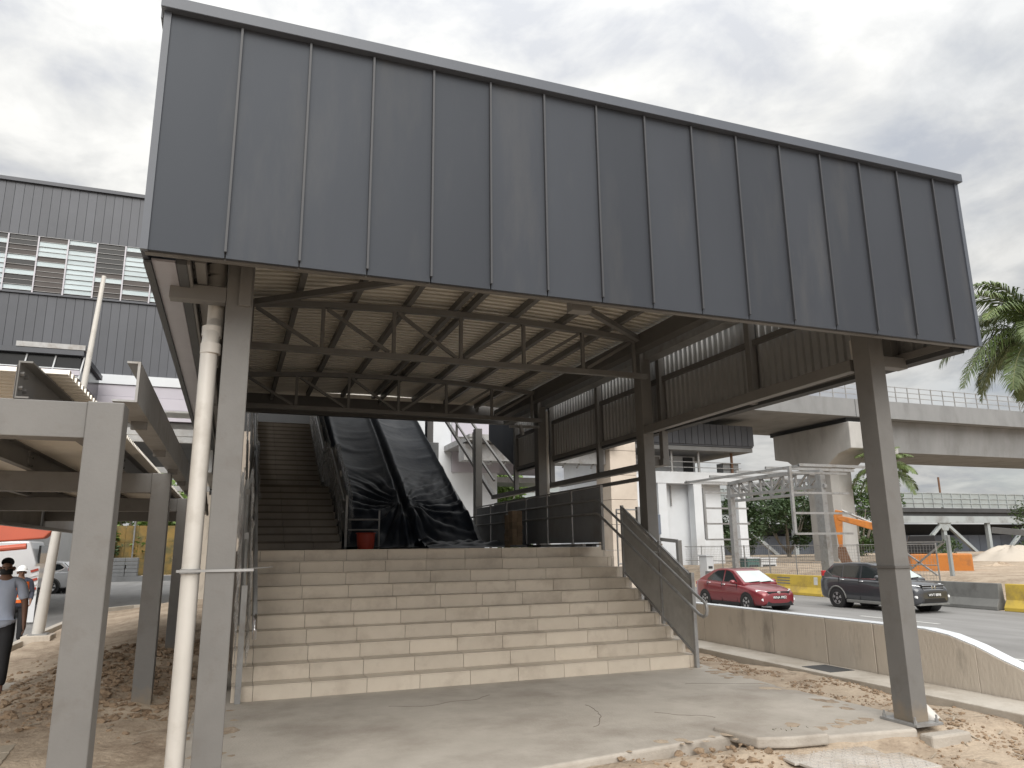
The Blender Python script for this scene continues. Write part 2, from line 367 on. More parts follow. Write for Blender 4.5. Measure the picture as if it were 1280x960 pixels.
random.seed(31)
jt = MB()
def crack(x, y, a, n, st):
    for _ in range(n):
        x2, y2 = x + st * math.cos(a), y + st * math.sin(a); jt.bar((x, y, .0012), (x2, y2, .0012), .004 + .003 * random.random(), .0016); x, y = x2, y2; a += random.uniform(-.5, .5)
crack(5.0, 7.75, -.08, 12, .08); crack(1.6, 7.9, -.3, 18, .07); crack(3.1, 6.3, .5, 14, .07); crack(3.9, 6.6, -.9, 10, .06)
struct(jt.build('pavement_cracks', 'grout'), 'fine dark cracks in the concrete apron', 'stuff')
sp_ = MB()
for _ in range(120):
    e_ = random.random()
    x, y = (random.gauss(5.82, .12), random.uniform(5.7, 9)) if e_ < .5 else ((random.uniform(3, 5.5), random.gauss(5.55, .08)) if e_ < .75 else (random.gauss(-.05, .12), random.uniform(5.9, 8.6)))
    if x > 5.93 or (y < 5.45 and x > 3): continue
    r = random.uniform(.02, .10); sp_.blob((x, y, .0), r, 1, .8, .05)
struct(sp_.build('spilled_soil', 'dirt'), 'thin patches of soil spilled over the apron edges', 'stuff')
# litter: twigs, chips and scraps on the earth
lt_ = MB()
for _ in range(150):
    zone = random.random()
    x, y = (random.uniform(-3.5, -.5), random.uniform(6.5, 10)) if zone < .45 else ((random.uniform(6, 6.9), random.uniform(5, 11)) if zone < .8 else (random.uniform(3.2, 7.5), random.uniform(4.4, 5.1)))
    a = random.uniform(0, 3.14); l_ = random.uniform(.03, .14); z = ground_z(x, y) + .012
    lt_.bar((x, y, z), (x + l_ * math.cos(a), y + l_ * math.sin(a), z + random.uniform(-.004, .012)), random.uniform(.004, .02), .004)
struct(lt_.build('ground_litter', 'wood'), 'scattered twigs and wood scraps on the earth', 'stuff')
# broken slab piece, chequer plates and small things at the right front
pc = MB(); pc.prism([(3.98, 5.78), (4.2, 5.88), (4.5, 5.55), (4.78, 5.42), (4.7, 5.2), (4.35, 5.23), (4.08, 5.32)], 2, -.055, .035)
tag(pc.build('broken_slab', 'slab', bevel=.02, seg=3), 'broken flat piece of concrete lying at the apron edge', 'rubble')
def plate(pts, z, label):
    t = thing('checker_plate', label, 'metal plate', (sum(p[0] for p in pts) / 4, sum(p[1] for p in pts) / 4, z), 'checker plates on the earth')
    m = MB(); m.prism(pts, 2, z, z + .02); m.build('plate_body', 'check_plate', t, bevel=.003)
    d = MB(); a, b, c_, e_ = [Vector((*p, 0)) for p in pts]
    nu, nv = 17, 6
    for i in range(nu):
        for j in range(nv):
            u, v = (i + .7) / (nu + .4), (j + .7) / (nv + .4)
            p = a.lerp(b, u).lerp(e_.lerp(c_, u), v); s_ = .013
            q = 1 if (i + j) % 2 else -1
            d.bar((p.x - s_ * 1.2, p.y - q * s_, z + .0215), (p.x + s_ * 1.2, p.y + q * s_, z + .023), .010, .008)
    struct(d.build('tread_pattern', 'check_plate', t), kind='stuff')
plate([(4.16, 5.0), (5.0, 4.93), (5.06, 5.3), (4.2, 5.36)], -.105, 'worn steel checker plate beside the broken slab piece')
plate([(4.20, 4.58), (5.1, 4.5), (5.12, 4.90), (4.18, 4.97)], -.098, 'worn steel checker plate cut by the bottom of the picture')
# left plank
pl = thing('plank_cover', 'grey weathered board cover lying on the earth at lower left', 'board', (-1.9, 7.4, 0))
for i in range(5):
    m = MB(); m.prism([(-3.0, 7.0 + i * .145), (-1.53 - .01 * i, 7.0 + i * .145), (-1.53 - .01 * i, 7.14 + i * .145), (-3.0, 7.14 + i * .145)], 2, -.055, -.01 + .003 * (i % 2)); m.build('plank', 'wood', pl, bevel=.004)

# soil clods and stones
random.seed(3)
cl = MB()
def scatter(n, fx, fy, r0, r1, k=1, keep=lambda x, y: True):
    for _ in range(n):
        x, y = fx(), fy()
        if not keep(x, y): continue
        r = r0 + (r1 - r0) * random.random() ** 3
        cl.blob((x, y, ground_z(x, y) + r * .15), r, k, .9, .62)
U = random.uniform
scatter(3000, lambda: random.gauss(-1.0, .8), lambda: U(8.2, 14.5), .010, .055, keep=lambda x, y: x < -.3)
scatter(1500, lambda: U(-4, -.4), lambda: U(6.3, 16), .005, .03, keep=lambda x, y: nz(x * 1.3, y * 1.1, 8) > .08)
scatter(5200, lambda: U(6.0, 6.92), lambda: U(4.3, 12), .004, .024, keep=lambda x, y: nz(x * 2.1, y * 1.6, 12) > -.02)
scatter(1500, lambda: U(3.0, 8.5), lambda: U(4.0, 5.12), .004, .022, keep=lambda x, y: nz(x * 1.8, y * 2.4, 2) > .02)
scatter(200, lambda: U(6.0, 8), lambda: U(4.3, 6), .008, .03)
scatter(260, lambda: random.gauss(4.0, .5), lambda: U(4.9, 5.5), .008, .04, keep=lambda x, y: x < 4.2)
struct(cl.build('soil_clods', 'dirt_clod'), 'loose brown soil clods and stones on the earth', 'stuff')
wd = MB()
for k in range(60):
    x, y = U(4.35, 4.7), U(5.4, 5.5)
    a = U(0, 6.28); h = U(.015, .05)
    wd.add([(x, y, 0), (x + .012 * math.cos(a), y + .012 * math.sin(a), h * .6), (x + .02 * math.cos(a + .3), y + .02 * math.sin(a), h), (x + .006 * math.cos(a + 1.5), y + .01 * math.sin(a + 1.5), h * .6)], [(0, 1, 2, 3)])
tag(wd.build('weed', 'weed'), 'tiny green weed sprouting at the apron edge', 'weed')

# low wall along the road, with a drop towards the right
lw = thing('low_wall', 'low stained concrete wall between earth strip and road, its top dropping at right', 'wall', (7.6, 8, 0))
yb = [30, 24, 18.5, 14.2, 10.9, 9.2, 8.15, 7.35, 6.95]
m_prev = None
for a, b in zip(yb, yb[1:]):
    m = MB(); m.box(7.47, 7.66, b + .006, a - .006, -.9, .585); m.build('wall_panel', 'concrete', lw, bevel=.008)
top = [(6.944, .585), (6.6, .585), (6.3, .55), (6.0, .47), (5.7, .36), (5.45, .28), (5.1, .2), (4.5, .12), (3.0, .0)]
for a, b in ((0, 3), (3, 8)):
    pts = top[a:b + 1]; m = MB(); m.prism([(pts[0][0] - .004, -.9)] + [(p[0] - (.004 if i == 0 else 0), p[1]) for i, p in enumerate(pts)] + [(pts[-1][0] + .004, -.9)], 0, 7.47, 7.66); m.build('wall_panel', 'concrete', lw, bevel=.006)
cp = MB()
ctop = [(30, .587), (6.6, .587)] + [(y, z + .002) for y, z in top[2:]]
for (a, za_), (b, zb_) in zip(ctop, ctop[1:]): cp.add([(7.475, a, za_), (7.655, a, za_), (7.655, b, zb_), (7.475, b, zb_), (7.475, a, za_ + .012), (7.655, a, za_ + .012), (7.655, b, zb_ + .012), (7.475, b, zb_ + .012)], [(0, 3, 2, 1), (4, 5, 6, 7), (0, 1, 5, 4), (1, 2, 6, 5), (2, 3, 7, 6), (3, 0, 4, 7)])
cp.build('lit_top', 'white_paint', lw)  # white strip puts the light on the wall top into its colour

# ============================================================ ENTRANCE CANOPY
XL, XR, YF, ZB, ZT = -.61, 6.33, 4.60, 3.31, 4.93
YE = 16.3                          # end of the level canopy
can = thing('entrance_canopy', 'large dark grey metal-clad canopy on steel columns over the stair', 'canopy', (2.86, 5.3, 0))
seams = [-.15, .29, .72, 1.15, 1.58, 2.01, 2.45, 2.88, 3.32, 3.76, 4.21, 4.65, 5.10, 5.55, 6.0]
ed = [XL] + seams + [XR]
for i, (a, b) in enumerate(zip(ed, ed[1:])):
    m = MB()
    # pan with a slight oil-can bulge
    def fn(u, v, a=a, b=b, i=i):
        return (a + .004 + (b - a - .008) * u, YF - .006 * math.sin(math.pi * u) * math.sin(math.pi * v) * (.5 + nz(i * 3.1, v * 2, u)) , ZB + .0 + (ZT - ZB) * v)
    m.grid(fn, 6, 14)
    m.box(a + .004, b - .004, YF + .004, YF + .03, ZB, ZT)
    m.build('fascia_panel', 'fascia', can, smooth='auto')
smm = MB(); smm.box(-.007, .007, -.024, 0, 0, ZT - ZB - .045); sme = smm.mesh('seam', 'fascia_seam')
for x in seams: place('standing_seam', sme, can, (x, YF, ZB + .035))
m = MB(); m.box(XL - .03, XR + .03, YF - .055, YF + .06, ZT + .002, ZT + .085); m.build('cap_flashing', 'fascia_cap', can, bevel=.004)
m = MB(); m.box(XL + .01, XR - .01, YF + .032, YF + .085, ZB - .006, ZB + .05); m.build('front_trim', 'steel_dark', can)
m = MB(); m.box(XL - .012, XL + .03, YF - .012, YF + .03, ZB - .003, ZT); m.build('corner_trim', 'fascia_cap', can)
m = MB(); m.box(XR - .03, XR + .012, YF - .012, YF + .03, ZB - .003, ZT); m.build('corner_trim', 'fascia_cap', can)
# side cladding, outer pans
for sgn, X in ((-1, XL), (1, XR)):
    y = YF + .035
    k = 0
    while y < YE - .2:
        y2 = min(y + .45, YE); m = MB(); m.box(X - .012 if sgn < 0 else X - .02, X + .02 if sgn < 0 else X + .012, y + .004, y2 - .004, ZB, ZT); m.build('side_panel', 'fascia', can); y = y2
    m = MB(); m.box(X - .04, X + .04, YF + .062, YE, ZT + .003, ZT + .08); m.build('cap_flashing', 'fascia_cap', can)
# left soffit strip (pale) and edge trims
m = MB(); m.box(XL + .035, XL + .17, YF + .17, YE, ZB - .004, ZB + .012); m.build('soffit_strip', 'soffit', can)
m = MB(); m.box(XL - .01, XL + .032, YF + .17, YE, ZB - .02, ZB - .004); m.build('edge_trim', 'bridge_dark', can)
m = MB(); m.box(XL + .175, XL + .235, YF + .17, YE, ZB - .01, ZB + .05); m.build('edge_trim', 'bridge_dark', can)
m = MB(); m.box(XL + .237, XL + .255, YF + .17, YE, ZB - .006, ZB + .10); m.build('edge_trim', 'steel', can)
m = MB(); m.box(XR - .13, XR + .01, YF + .17, YE, ZB - .02, ZB + .03); m.build('edge_trim', 'bridge_dark', can)
# corrugated inner lining on both sides
def corr_side(X, y0, y1, z0, z1, name='inner_lining', par=can, mt='inner_sheet', per=.125):
    m = MB(); n = int((y1 - y0) / per)
    prof = []
    for k in range(n):
        y = y0 + k * per; prof += [(y, 0), (y + per * .46, 0), (y + per * .56, .028), (y + per * .9, .028)]
    prof.append((y0 + n * per, 0))
    for (ya, da), (yb_, db) in zip(prof, prof[1:]):
        s_ = 1 if X > 2 else -1
        m.add([(X - s_ * da, ya, z0), (X - s_ * db, yb_, z0), (X - s_ * db, yb_, z1), (X - s_ * da, ya, z1)], [(0, 1, 2, 3)])
    return m.build(name, mt, par)
corr_side(XR - .05, YF + .2, YE, ZB + .02, ZT - .02); corr_side(XL + .26, YF + .2, YE, ZB + .05, ZT - .02)
for X in (XR - .12, XL + .31):
    for z in (ZB + .06, 4.12, ZT - .1):
        m = MB(); m.box(X - .03, X + .03, YF + .2, YE, z - .035, z + .035); m.build('cladding_rail', 'steel_dark' if z > 3.5 else 'steel', can)
for y in (5.45, 7.6, 9.8, 11.95, 14.15, 16.25):
    z0 = ZB if y < 9 else 2.86
    m = MB(); m.box(XR - .19, XR - .09, y - .05, y + .05, z0, ZT - .05); m.build('frame_post', 'steel', can, bevel=.004)
    m = MB(); m.box(XL + .28, XL + .38, y - .05, y + .05, ZB + .01, ZT - .05); m.build('frame_post', 'steel', can, bevel=.004)
m = MB(); m.box(XR - .2, XR - .08, 9.75, 17.9, 2.76, 2.86); m.build('lower_rail', 'steel', can, bevel=.004)
m = MB(); m.box(XR - .12, XR - .06, 10.6, 17.9, 2.60, 2.66); m.build('lower_rail', 'steel', can)
m = MB(); m.box(6.003, XR - .2, 9.85, 9.97, 2.76, 2.9); m.build('bracket', 'steel', can, bevel=.004)
# columns
CY = [5.2, 9.45, 13.65, 17.9]
for i, y in enumerate(CY):
    xo = -.15 if i == 0 else 0; m = MB(); m.box(5.82 + xo, 6.0 + xo, y + (.04 if i == 0 else .32), y + (.25 if i == 0 else .54), .02 if i == 0 else (1.56 if i > 1 else 0), 4.62); m.build('column', 'steel', can, bevel=.006)
    m = MB(); m.box(-.14, .035, y, y + .32, 0 if i < 2 else 1.56, 4.62); m.build('column', 'steel', can, bevel=.006)
m = MB(); m.box(5.62, 5.93, 5.165, 5.56, 0.002, .022); m.build('base_plate', 'galv', can)
for bx_, by_ in ((5.645, 5.2), (5.895, 5.2), (5.645, 5.53), (5.895, 5.53)): m = MB(); m.tube([(bx_, by_, .022), (bx_, by_, .05)], .016, 6); m.tube([(bx_, by_, .05), (bx_, by_, .08)], .009, 6); m.build('anchor_bolt', 'galv', can)
m = MB(); m.box(5.6, 6.05, 5.0, 5.14, -.16, -.03); m.build('footing', 'slab', can, bevel=.02)
# column head brackets and longitudinal ties at the fascia foot
m = MB(); m.prism([(5.67, 5.495), (5.82, 9.76), (5.93, 9.76), (5.78, 5.495)], 2, 3.23, 3.35); m.build('tie_beam', 'steel', can, bevel=.004)
m = MB(); m.box(5.853, 6.22, 5.30, 5.42, 3.25, 3.36); m.build('bracket', 'steel', can, bevel=.004)
m = MB(); m.box(5.853, 6.02, 5.46, 5.56, 3.12, 3.24); m.build('bracket', 'steel', can, bevel=.004)
m = MB(); m.box(-.5, -.142, 5.205, 5.30, 3.22, 3.33); m.build('bracket', 'steel', can, bevel=.004)
m = MB(); m.box(-.10, .0, 5.55, 9.44, 3.22, 3.33); m.build('tie_beam', 'steel', can, bevel=.004)
m = MB(); m.box(-.06, .02, 5.17, 5.197, 3.2, 3.6); m.build('cleat', 'steel', can, bevel=.003)
# roof: arched top, corrugated sheet, purlins, eaves beams
XC = 2.86
def arch(x): return .14 * (1 - ((x - XC) / 3.0) ** 2)
def roof_z(x): return 4.815 + arch(x)
rs_ = MB(); per = .15; ny = int((YE - 4.72) / per) + 1; prof = []
for k in range(ny):
    y = 4.72 + k * per; prof += [(y + per * .2, .09), (y, 0), (y + per * .5, 0), (y + per * .3, .09)]
xsR = [-.22 + 6.14 * i / 22 for i in range(23)]
b0 = 0
for (y, d) in prof:
    for x in xsR: rs_.v.append((x, y, roof_z(x) + d))
for j in range(len(prof) - 1):
    for i in range(22): rs_.f.append((j * 23 + i, j * 23 + i + 1, (j + 1) * 23 + i + 1, (j + 1) * 23 + i))
rs_.build('roof_sheet', 'roof_sheet', can)
for x in (.62, 1.36, 2.1, 2.78, 2.98, 3.7, 4.45, 5.2):
    m = MB(); m.box(x - .035, x + .035, 4.75, YE, roof_z(x) - .105, roof_z(x) - .004); m.build('purlin', 'steel', can)
for x in (-.05, 5.75):
    m = MB(); m.box(x - .09, x + .09, 4.75, YE, 4.50, 4.74); m.build('eaves_beam', 'steel_dark', can, bevel=.004)
m = MB(); m.box(5.9, 6.12, 4.75, YE, 4.42, 4.6); m.build('gutter', 'galv', can)
m = MB(); m.box(-.36, -.2, 4.75, YE, 4.42, 4.6); m.build('gutter', 'galv', can)
# trusses
def chord_z(x): return 4.645 + arch(x)
for ty in (CY[1] + .16, CY[2] + .16):
    t = MB(); t.bar((.02, ty, 4.10), (5.83, ty, 4.10), .08, .08); tr = t.build('truss', 'steel', can, bevel=.003)
    t = MB()
    px_ = [.02 + 5.8 * i / 12 for i in range(13)]
    for a, b in zip(px_, px_[1:]): t.bar((a - .002, ty, chord_z(a)), (b + .002, ty, chord_z(b)), .08, .08)
    t.build('top_chord', 'steel', tr)
    nodes = [.06, .95, 1.9, 2.85, 3.8, 4.75, 5.62]
    for x in nodes:
        t = MB(); t.bar((x, ty, 4.14), (x, ty, chord_z(x) - .04), .048, .048, (1, 0, 0)); t.build('web_post', 'steel', tr)
    for i in range(6):
        a, b = nodes[i], nodes[i + 1]
        t = MB()
        if i < 3: t.bar((a + .05, ty, chord_z(a) - .05), (b - .06, ty, 4.15), .045, .045, (0, 1, 0))
        else: t.bar((a + .06, ty, 4.15), (b - .05, ty, chord_z(b) - .05), .045, .045, (0, 1, 0))
        t.build('web_diagonal', 'steel', tr)
# front-bay plan bracing
for a, b in (((.1, 9.55), (2.84, 7.6)), ((5.7, 9.55), (2.88, 7.6))):
    m = MB(); m.bar((a[0], a[1], 4.66), (b[0], b[1], 4.78), .075, .075); m.build('brace', 'steel', can)
m = MB(); m.box(2.95, 3.06, 4.85, 5.0, 3.52, 3.7); m.build('junction_box', 'steel', can)
m = MB(); m.box(2.3, 2.46, 4.80, 4.9, 3.30, 3.40); m.build('junction_box', 'steel', can)
# inclined part of the canopy above the upper flight
SL = .585
def inc(y): return (y - YE) * SL
m = MB(); m.prism([(YE + .02, 4.84), (22.5, 4.84 + inc(22.5)), (22.5, 4.92 + inc(22.5)), (YE + .02, 4.92)], 0, XL + .3, 5.2); m.build('inclined_roof', 'roof_sheet', can)
m = MB(); m.box(XL + .3, 6.1, YE + .2, YE + .32, 4.46, 5.25); m.build('end_beam', 'steel_dark', can)
for X, ye in ((XL, 24), (XR, 18.6)):
    m = MB(); m.prism([(YE + .02, ZB), (ye, ZB + inc(ye) * .8), (ye, ZT + inc(ye)), (YE + .02, ZT)], 0, X - .02, X + .02); m.build('inclined_cladding', 'fascia', can)
for X in (6.2, -.48):
    for dz, th in ((0, .09), (.42, .05)):
        m = MB(); m.bar((X, 17.85, 2.81 + dz), (X, 29, 2.81 + dz + 11.15 * SL), th, th); m.build('inclined_rail', 'steel_dark', can)
    for y in (19.6, 21.3, 23, 24.7, 26.4):
        z = 2.81 + (y - 17.85) * SL
        m = MB(); m.bar((X, y, z), (X, y, z + .9), .06, .06); m.build('frame_post', 'steel_dark', can)
        m = MB(); m.bar((X - .0, y, z), (X + .55 * (1 if X > 0 else -1), y, z + .02), .05, .05); m.build('bracket', 'steel_dark', can)
m = MB(); m.bar((6.75, 17.85, 3.2), (6.75, 29, 3.2 + 11.15 * SL), .06, .06); m.build('inclined_rail', 'steel_dark', can)
for x in (.62, 1.9, 2.98, 4.2, 5.3):
    m = MB(); m.bar((x, YE + .16, 4.78), (x, 22, 4.78 + inc(22)), .07, .1); m.build('purlin', 'steel_dark', can)
# conduit from the third column, small floodlight arm
m = MB(); m.tube([(6.06, 14.1, 1.6), (6.06, 14.1, 4.35)], .05, 12); m.build('downpipe', 'pvc', can, smooth='auto')
m = MB(); m.bar((5.80, 13.9, 3.98), (4.95, 13.3, 3.86), .05, .05); m.bar((5.2, 13.4, 3.92), (5.25, 13.4, 3.72), .09, .05); m.build('arm', 'galv', can)
# downpipes
m = MB(); m.tube([(-.235, 5.28, -.1), (-.225, 5.28, 2.92), (-.22, 5.29, 3.0), (-.205, 5.38, 3.1), (-.205, 5.4, 3.14), (-.205, 5.4, 3.7)], .056, 20)
dp = m.build('downpipe', 'pvc', can, smooth='auto')
for z, y in ((2.90, 5.28), (3.03, 5.31), (3.42, 5.4), (3.51, 5.4)): m = MB(); m.tube([(-.218, y, z - .035), (-.218, y, z + .035)], .066, 20); m.build('pipe_collar', 'pvc', dp, smooth='auto')
m = MB(); m.box(-.31, .15, 5.19, 5.196, 1.42, 1.436); m.tube([(-.232, 5.28, 1.41), (-.232, 5.28, 1.44)], .062, 18); m.tube([(.035, 5.3, 1.428), (.30, 5.9, 1.43)], .005, 6); m.build('pipe_strap', 'galv', dp)
m = MB(); m.tube([(5.905, 5.38, .16), (5.905, 5.38, 3.05), (5.905, 5.44, 3.2), (5.9, 5.62, 3.3), (5.9, 5.62, 3.6)], .052, 18); d2 = m.build('downpipe', 'pvc', can, smooth='auto')
m = MB(); m.tube([(5.91, 5.42, .2), (5.915, 5.39, .12), (5.94, 5.32, .05), (5.96, 5.28, .0)], .062, 16); m.build('pipe_elbow', 'pvc', d2, smooth='auto')
m = MB(); m.box(5.658, 5.862, 5.226, 5.235, 1.33, 1.35); m.box(5.658, 5.666, 5.235, 5.50, 1.33, 1.35); m.build('pipe_strap', 'steel_dark', d2); m = MB(); m.tube([(5.91, 5.42, 1.33), (5.91, 5.42, 1.35)], .058, 16); m.build('pipe_clip', 'steel_dark', d2)

# ============================================================ STAIR
RIS, TRD, SY = .155, .275, 8.72
SX0, SX1 = .10, 5.79
st = thing('entrance_staircase', 'wide beige tiled staircase of ten steps under the canopy', 'staircase', (2.9, SY, 0))
TOPY = SY + 9 * TRD
core = MB()
poly = [(SY + .012, -.1)]
for k in range(10): poly += [(SY + k * TRD + .012, (k + 1) * RIS - .014), (SY + (k + 1) * TRD + .012, (k + 1) * RIS - .014)]
poly = poly[:-1] + [(30, 10 * RIS - .014), (30, -.1)]
core.prism(poly, 0, SX0 + .01, SX1 - .01); core.build('stair_core', 'grout', st)
TW = .6
def tile_mesh(w, d, h): m = MB(); m.box(0, w, 0, d, 0, h); return m
cache = {}
def tiles(name, y, z, d, h, off):
    x = SX0
    nxt = SX0 + off
    while x < SX1 - .01:
        x2 = min(nxt, SX1); w = round(x2 - x - .0055, 4)
        key = (w, d, h)
        if key not in cache: cache[key] = tile_mesh(w, d, h).mesh(name, 'tile')
        o = place(name, cache[key], st, (x + .0028, y + random.uniform(-.0008, .0008), z))
        x = x2; nxt = x + TW
for k in range(10):
    off = .22 if k < 9 else .30
    tiles('riser_tile', SY + k * TRD, k * RIS + .001, .011, RIS - .0145, off)
    if k < 9: tiles('tread_tile', SY + k * TRD - .005, (k + 1) * RIS - .012, TRD + .003, .012, off)
    else: tiles('tread_tile', SY + k * TRD - .005, (k + 1) * RIS - .012, .6, .012, off)
m = MB(); m.box(SX0, SX1, TOPY + .6, 14.9, 10 * RIS - .013, 10 * RIS - .002); m.build('landing', 'tile', st)
# side skirts
for x0, x1 in ((SX1, SX1 + .05),):
    p2 = [(SY - .01, 0)]
    for k in range(9): p2 += [(SY + k * TRD, (k + 1) * RIS), (SY + (k + 1) * TRD, (k + 1) * RIS)]
    p2 += [(TOPY, 10 * RIS - .05), (18, 10 * RIS - .05), (18, 0)]
    m = MB(); m.prism(p2, 0, x0 + .001, x1); m.build('side_skirt', 'concrete', st)

# upper flight
us = thing('upper_staircase', 'narrow dark tiled upper stair flight left of the covered escalators', 'staircase', (1.2, 15, 1.55))
y, z = 14.9, 1.55
ux0, ux1 = .42, 2.02
def step(y, z):
    for i in range(3):
        a = ux0 + (ux1 - ux0) * i / 3; b = ux0 + (ux1 - ux0) * (i + 1) / 3
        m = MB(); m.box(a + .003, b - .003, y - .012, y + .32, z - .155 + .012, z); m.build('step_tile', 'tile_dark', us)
    m = MB(); m.box(ux0 + .05, ux1 - .05, y - .016, y + .045, z - .028, z + .004); m.build('edge_strip', 'grout', us)  # dark strip along the front edge, added to draw the step lines
for k in range(9): z += RIS; step(y, z); y += .285
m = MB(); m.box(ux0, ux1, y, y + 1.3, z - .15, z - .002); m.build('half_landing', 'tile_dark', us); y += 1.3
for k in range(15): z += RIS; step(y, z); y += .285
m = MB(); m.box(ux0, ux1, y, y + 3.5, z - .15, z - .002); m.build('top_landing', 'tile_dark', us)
m = MB(); m.box(ux0, ux1, 14.92, y, 1.4, 1.56); m.build('stair_base', 'grout', us)
m = MB(); m.prism([(14.92, 1.5), (17.47, 2.8), (18.8, 2.8), (y, z - .2), (y + 3, z - .2), (y + 3, 1.5)], 0, ux0 + .02, ux1 - .02); m.build('stair_core', 'grout', us)
m = MB(); m.box(-.5, 5.2, y + 3.4, y + 3.6, 1.5, z + .25); m.build('end_wall', 'beige_pier', us)
m = MB(); m.box(-.5, 5.2, y + 3.4, y + 3.62, z + .27, z + 6); m.build('upper_wall', 'bridge_dark', us)
TOPZ = z

# ---- film-wrapped balustrades
def film(name, fn, nu, nv, par):
    m = MB(); m.grid(fn, nu, nv); o = m.build(name, 'film', par, smooth=True); return o
def up_z(y):
    if y < 14.9: return 1.55
    if y < 17.465: return 1.55 + (y - 14.9) / .285 * RIS
    if y < 18.765: return 2.945
    return min(2.945 + (y - 18.765) / .285 * RIS, TOPZ)
def rail_upper(label, X, sgn):
    b = thing('wrapped_balustrade', label, 'balustrade', (X, 14.9, 1.55), 'film-wrapped balustrades of the upper flight')
    yy = 14.95
    while yy < 23:
        m = MB(); m.box(X - .022, X + .022, yy - .022, yy + .022, up_z(yy) - .02, up_z(yy) + 1.02); m.build('post', 'galv', b); yy += 1.1
    for dz in (.72, .95):
        m = MB(); m.tube([(X + sgn * .07, q, up_z(q) + dz) for q in [14.9 + i * .4 for i in range(22)]], .022, 8); m.build('handrail', 'galv', b, smooth='auto')
    m = MB(); m.grid(lambda u, v: (X, 14.95 + u * 8, up_z(14.95 + u * 8) + .1 + .88 * v), 30, 1); m.build('infill', 'panel_sand', b)
    for s_ in (-1, 1):
        def fn(u, v, s_=s_):
            q = 14.9 + u * 8.2; n = nz(q * 3.1, v * 3.0, X + s_) * .05 + nz(q * 9, v * 8, X * 2 + s_) * .035
            return (X + s_ * (.06 + abs(n) * 1.3 + .04 * v), q, up_z(q) + .05 + v * 1.02 + n * .6 + .06 * nz(q * 2.2, 7, v))
        film('plastic_film', fn, 150, 18, b)
rail_upper('balustrade of the upper flight against the left columns, wrapped in crumpled clear film', .33, 1)
rail_upper('balustrade between upper flight and black escalator sheet, wrapped in crumpled clear film', 2.10, -1)

# ---- lower stair rails
def nose(y): return max(0.0, min(1.55, (y - SY) / TRD * RIS + .155 if y > SY - TRD else 0))
def post(par, X, y, z0, z1, w=.045, name='post'):
    m = MB(); m.box(X - w / 2, X + w / 2, y - w / 2, y + w / 2, z0, z1); return m.build(name, 'galv', par, bevel=.003)
RX = 5.80
rr = thing('stair_balustrade', 'grey panelled balustrade down the right side of the wide stair and round the landing', 'balustrade', (RX, SY, 0))
def slope_panel(par, X, ya, yb_, za, zb_, h, mt='panel_sand', name='panel', t=.012):
    m = MB(); m.prism([(ya, za), (yb_, zb_), (yb_, zb_ + h), (ya, za + h)], 0, X - t, X + t); return m.build(name, mt, par)
sl = .555
y0p, y1p = 8.68, 10.52
def pz(y): return .15 + (y - y0p) * sl          # panel foot
post(rr, RX, y0p, 0, pz(y0p) + 1.05, .05); post(rr, RX, 9.45, nose(9.3), pz(9.45) + 1.05, .045); post(rr, RX, y1p, nose(10.3) - .1, pz(y1p) + 1.02, .045)
slope_panel(rr, RX, y0p + .04, 9.41, pz(y0p + .04) + .03, pz(9.41) + .03, .95); slope_panel(rr, RX, 9.49, y1p - .04, pz(9.49) + .03, pz(y1p - .04) + .03, .95)
for h in (0.0, .99):
    m = MB(); m.bar((RX, y0p, pz(y0p) + h), (RX, y1p, pz(y1p) + h), .03, .03); m.build('panel_frame', 'galv', rr)
HX = RX - .10
# crumpled film left on the top rail of the panels
def tf(u, v):
    y = y0p + u * (y1p - y0p); n = nz(y * 9, v * 5, 2) * .03
    a = (v - .5) * 2
    return (RX + a * .03 + n * .5, y, pz(y) + 1.015 - abs(a) * .08 + n)
film('plastic_film', tf, 60, 8, rr)
yb0 = 10.9
for h1, h2 in ((2.30, .90), (2.08, .68)):
    pts = [(5.55, 17.4, h1), (5.55, yb0 + .02, h1), (5.555, yb0 - .06, h1 - .02)] + [(HX, 8.40, h2)]
    m = MB(); m.tube(pts, .021, 10); m.build('handrail', 'galv', rr, smooth='auto')
m = MB(); m.tube([(HX, 8.41, .905), (HX, 8.32, .868), (HX, 8.25, .82), (HX, 8.235, .75), (HX, 8.26, .69), (HX, 8.33, .665), (HX, 8.41, .685)], .021, 10); m.build('handrail_loop', 'galv', rr, smooth='auto')
for y in (8.7, 9.45, 10.5):
    m = MB(); m.bar((HX, y, .90 + (y - 8.4) * .565 - .02), (RX, y, .90 + (y - 8.4) * .565 - .04), .015, .015); m.build('rail_bracket', 'galv', rr)
py = [10.86, 12.0, 13.1, 14.2, 15.35, 16.45, 17.5]
for y in py: post(rr, 5.62, y, 1.50, 2.54, .045)
for a, b in zip(py, py[1:]):
    m = MB(); m.box(5.61, 5.63, a + .05, b - .05, 1.62, 2.50); m.build('panel', 'panel_grey', rr)
for z in (1.59, 2.53):
    m = MB(); m.box(5.605, 5.64, py[0] + .023, py[-1], z - .012, z + .012); m.build('panel_frame', 'galv', rr)
m = MB(); m.tube([(5.55, 17.4, 2.30), (5.0, 17.45, 2.2)], .02, 8); m.tube([(5.55, 17.4, 2.08), (5.0, 17.45, 2.0)], .02, 8); m.build('handrail', 'steel_dark', rr, smooth='auto')

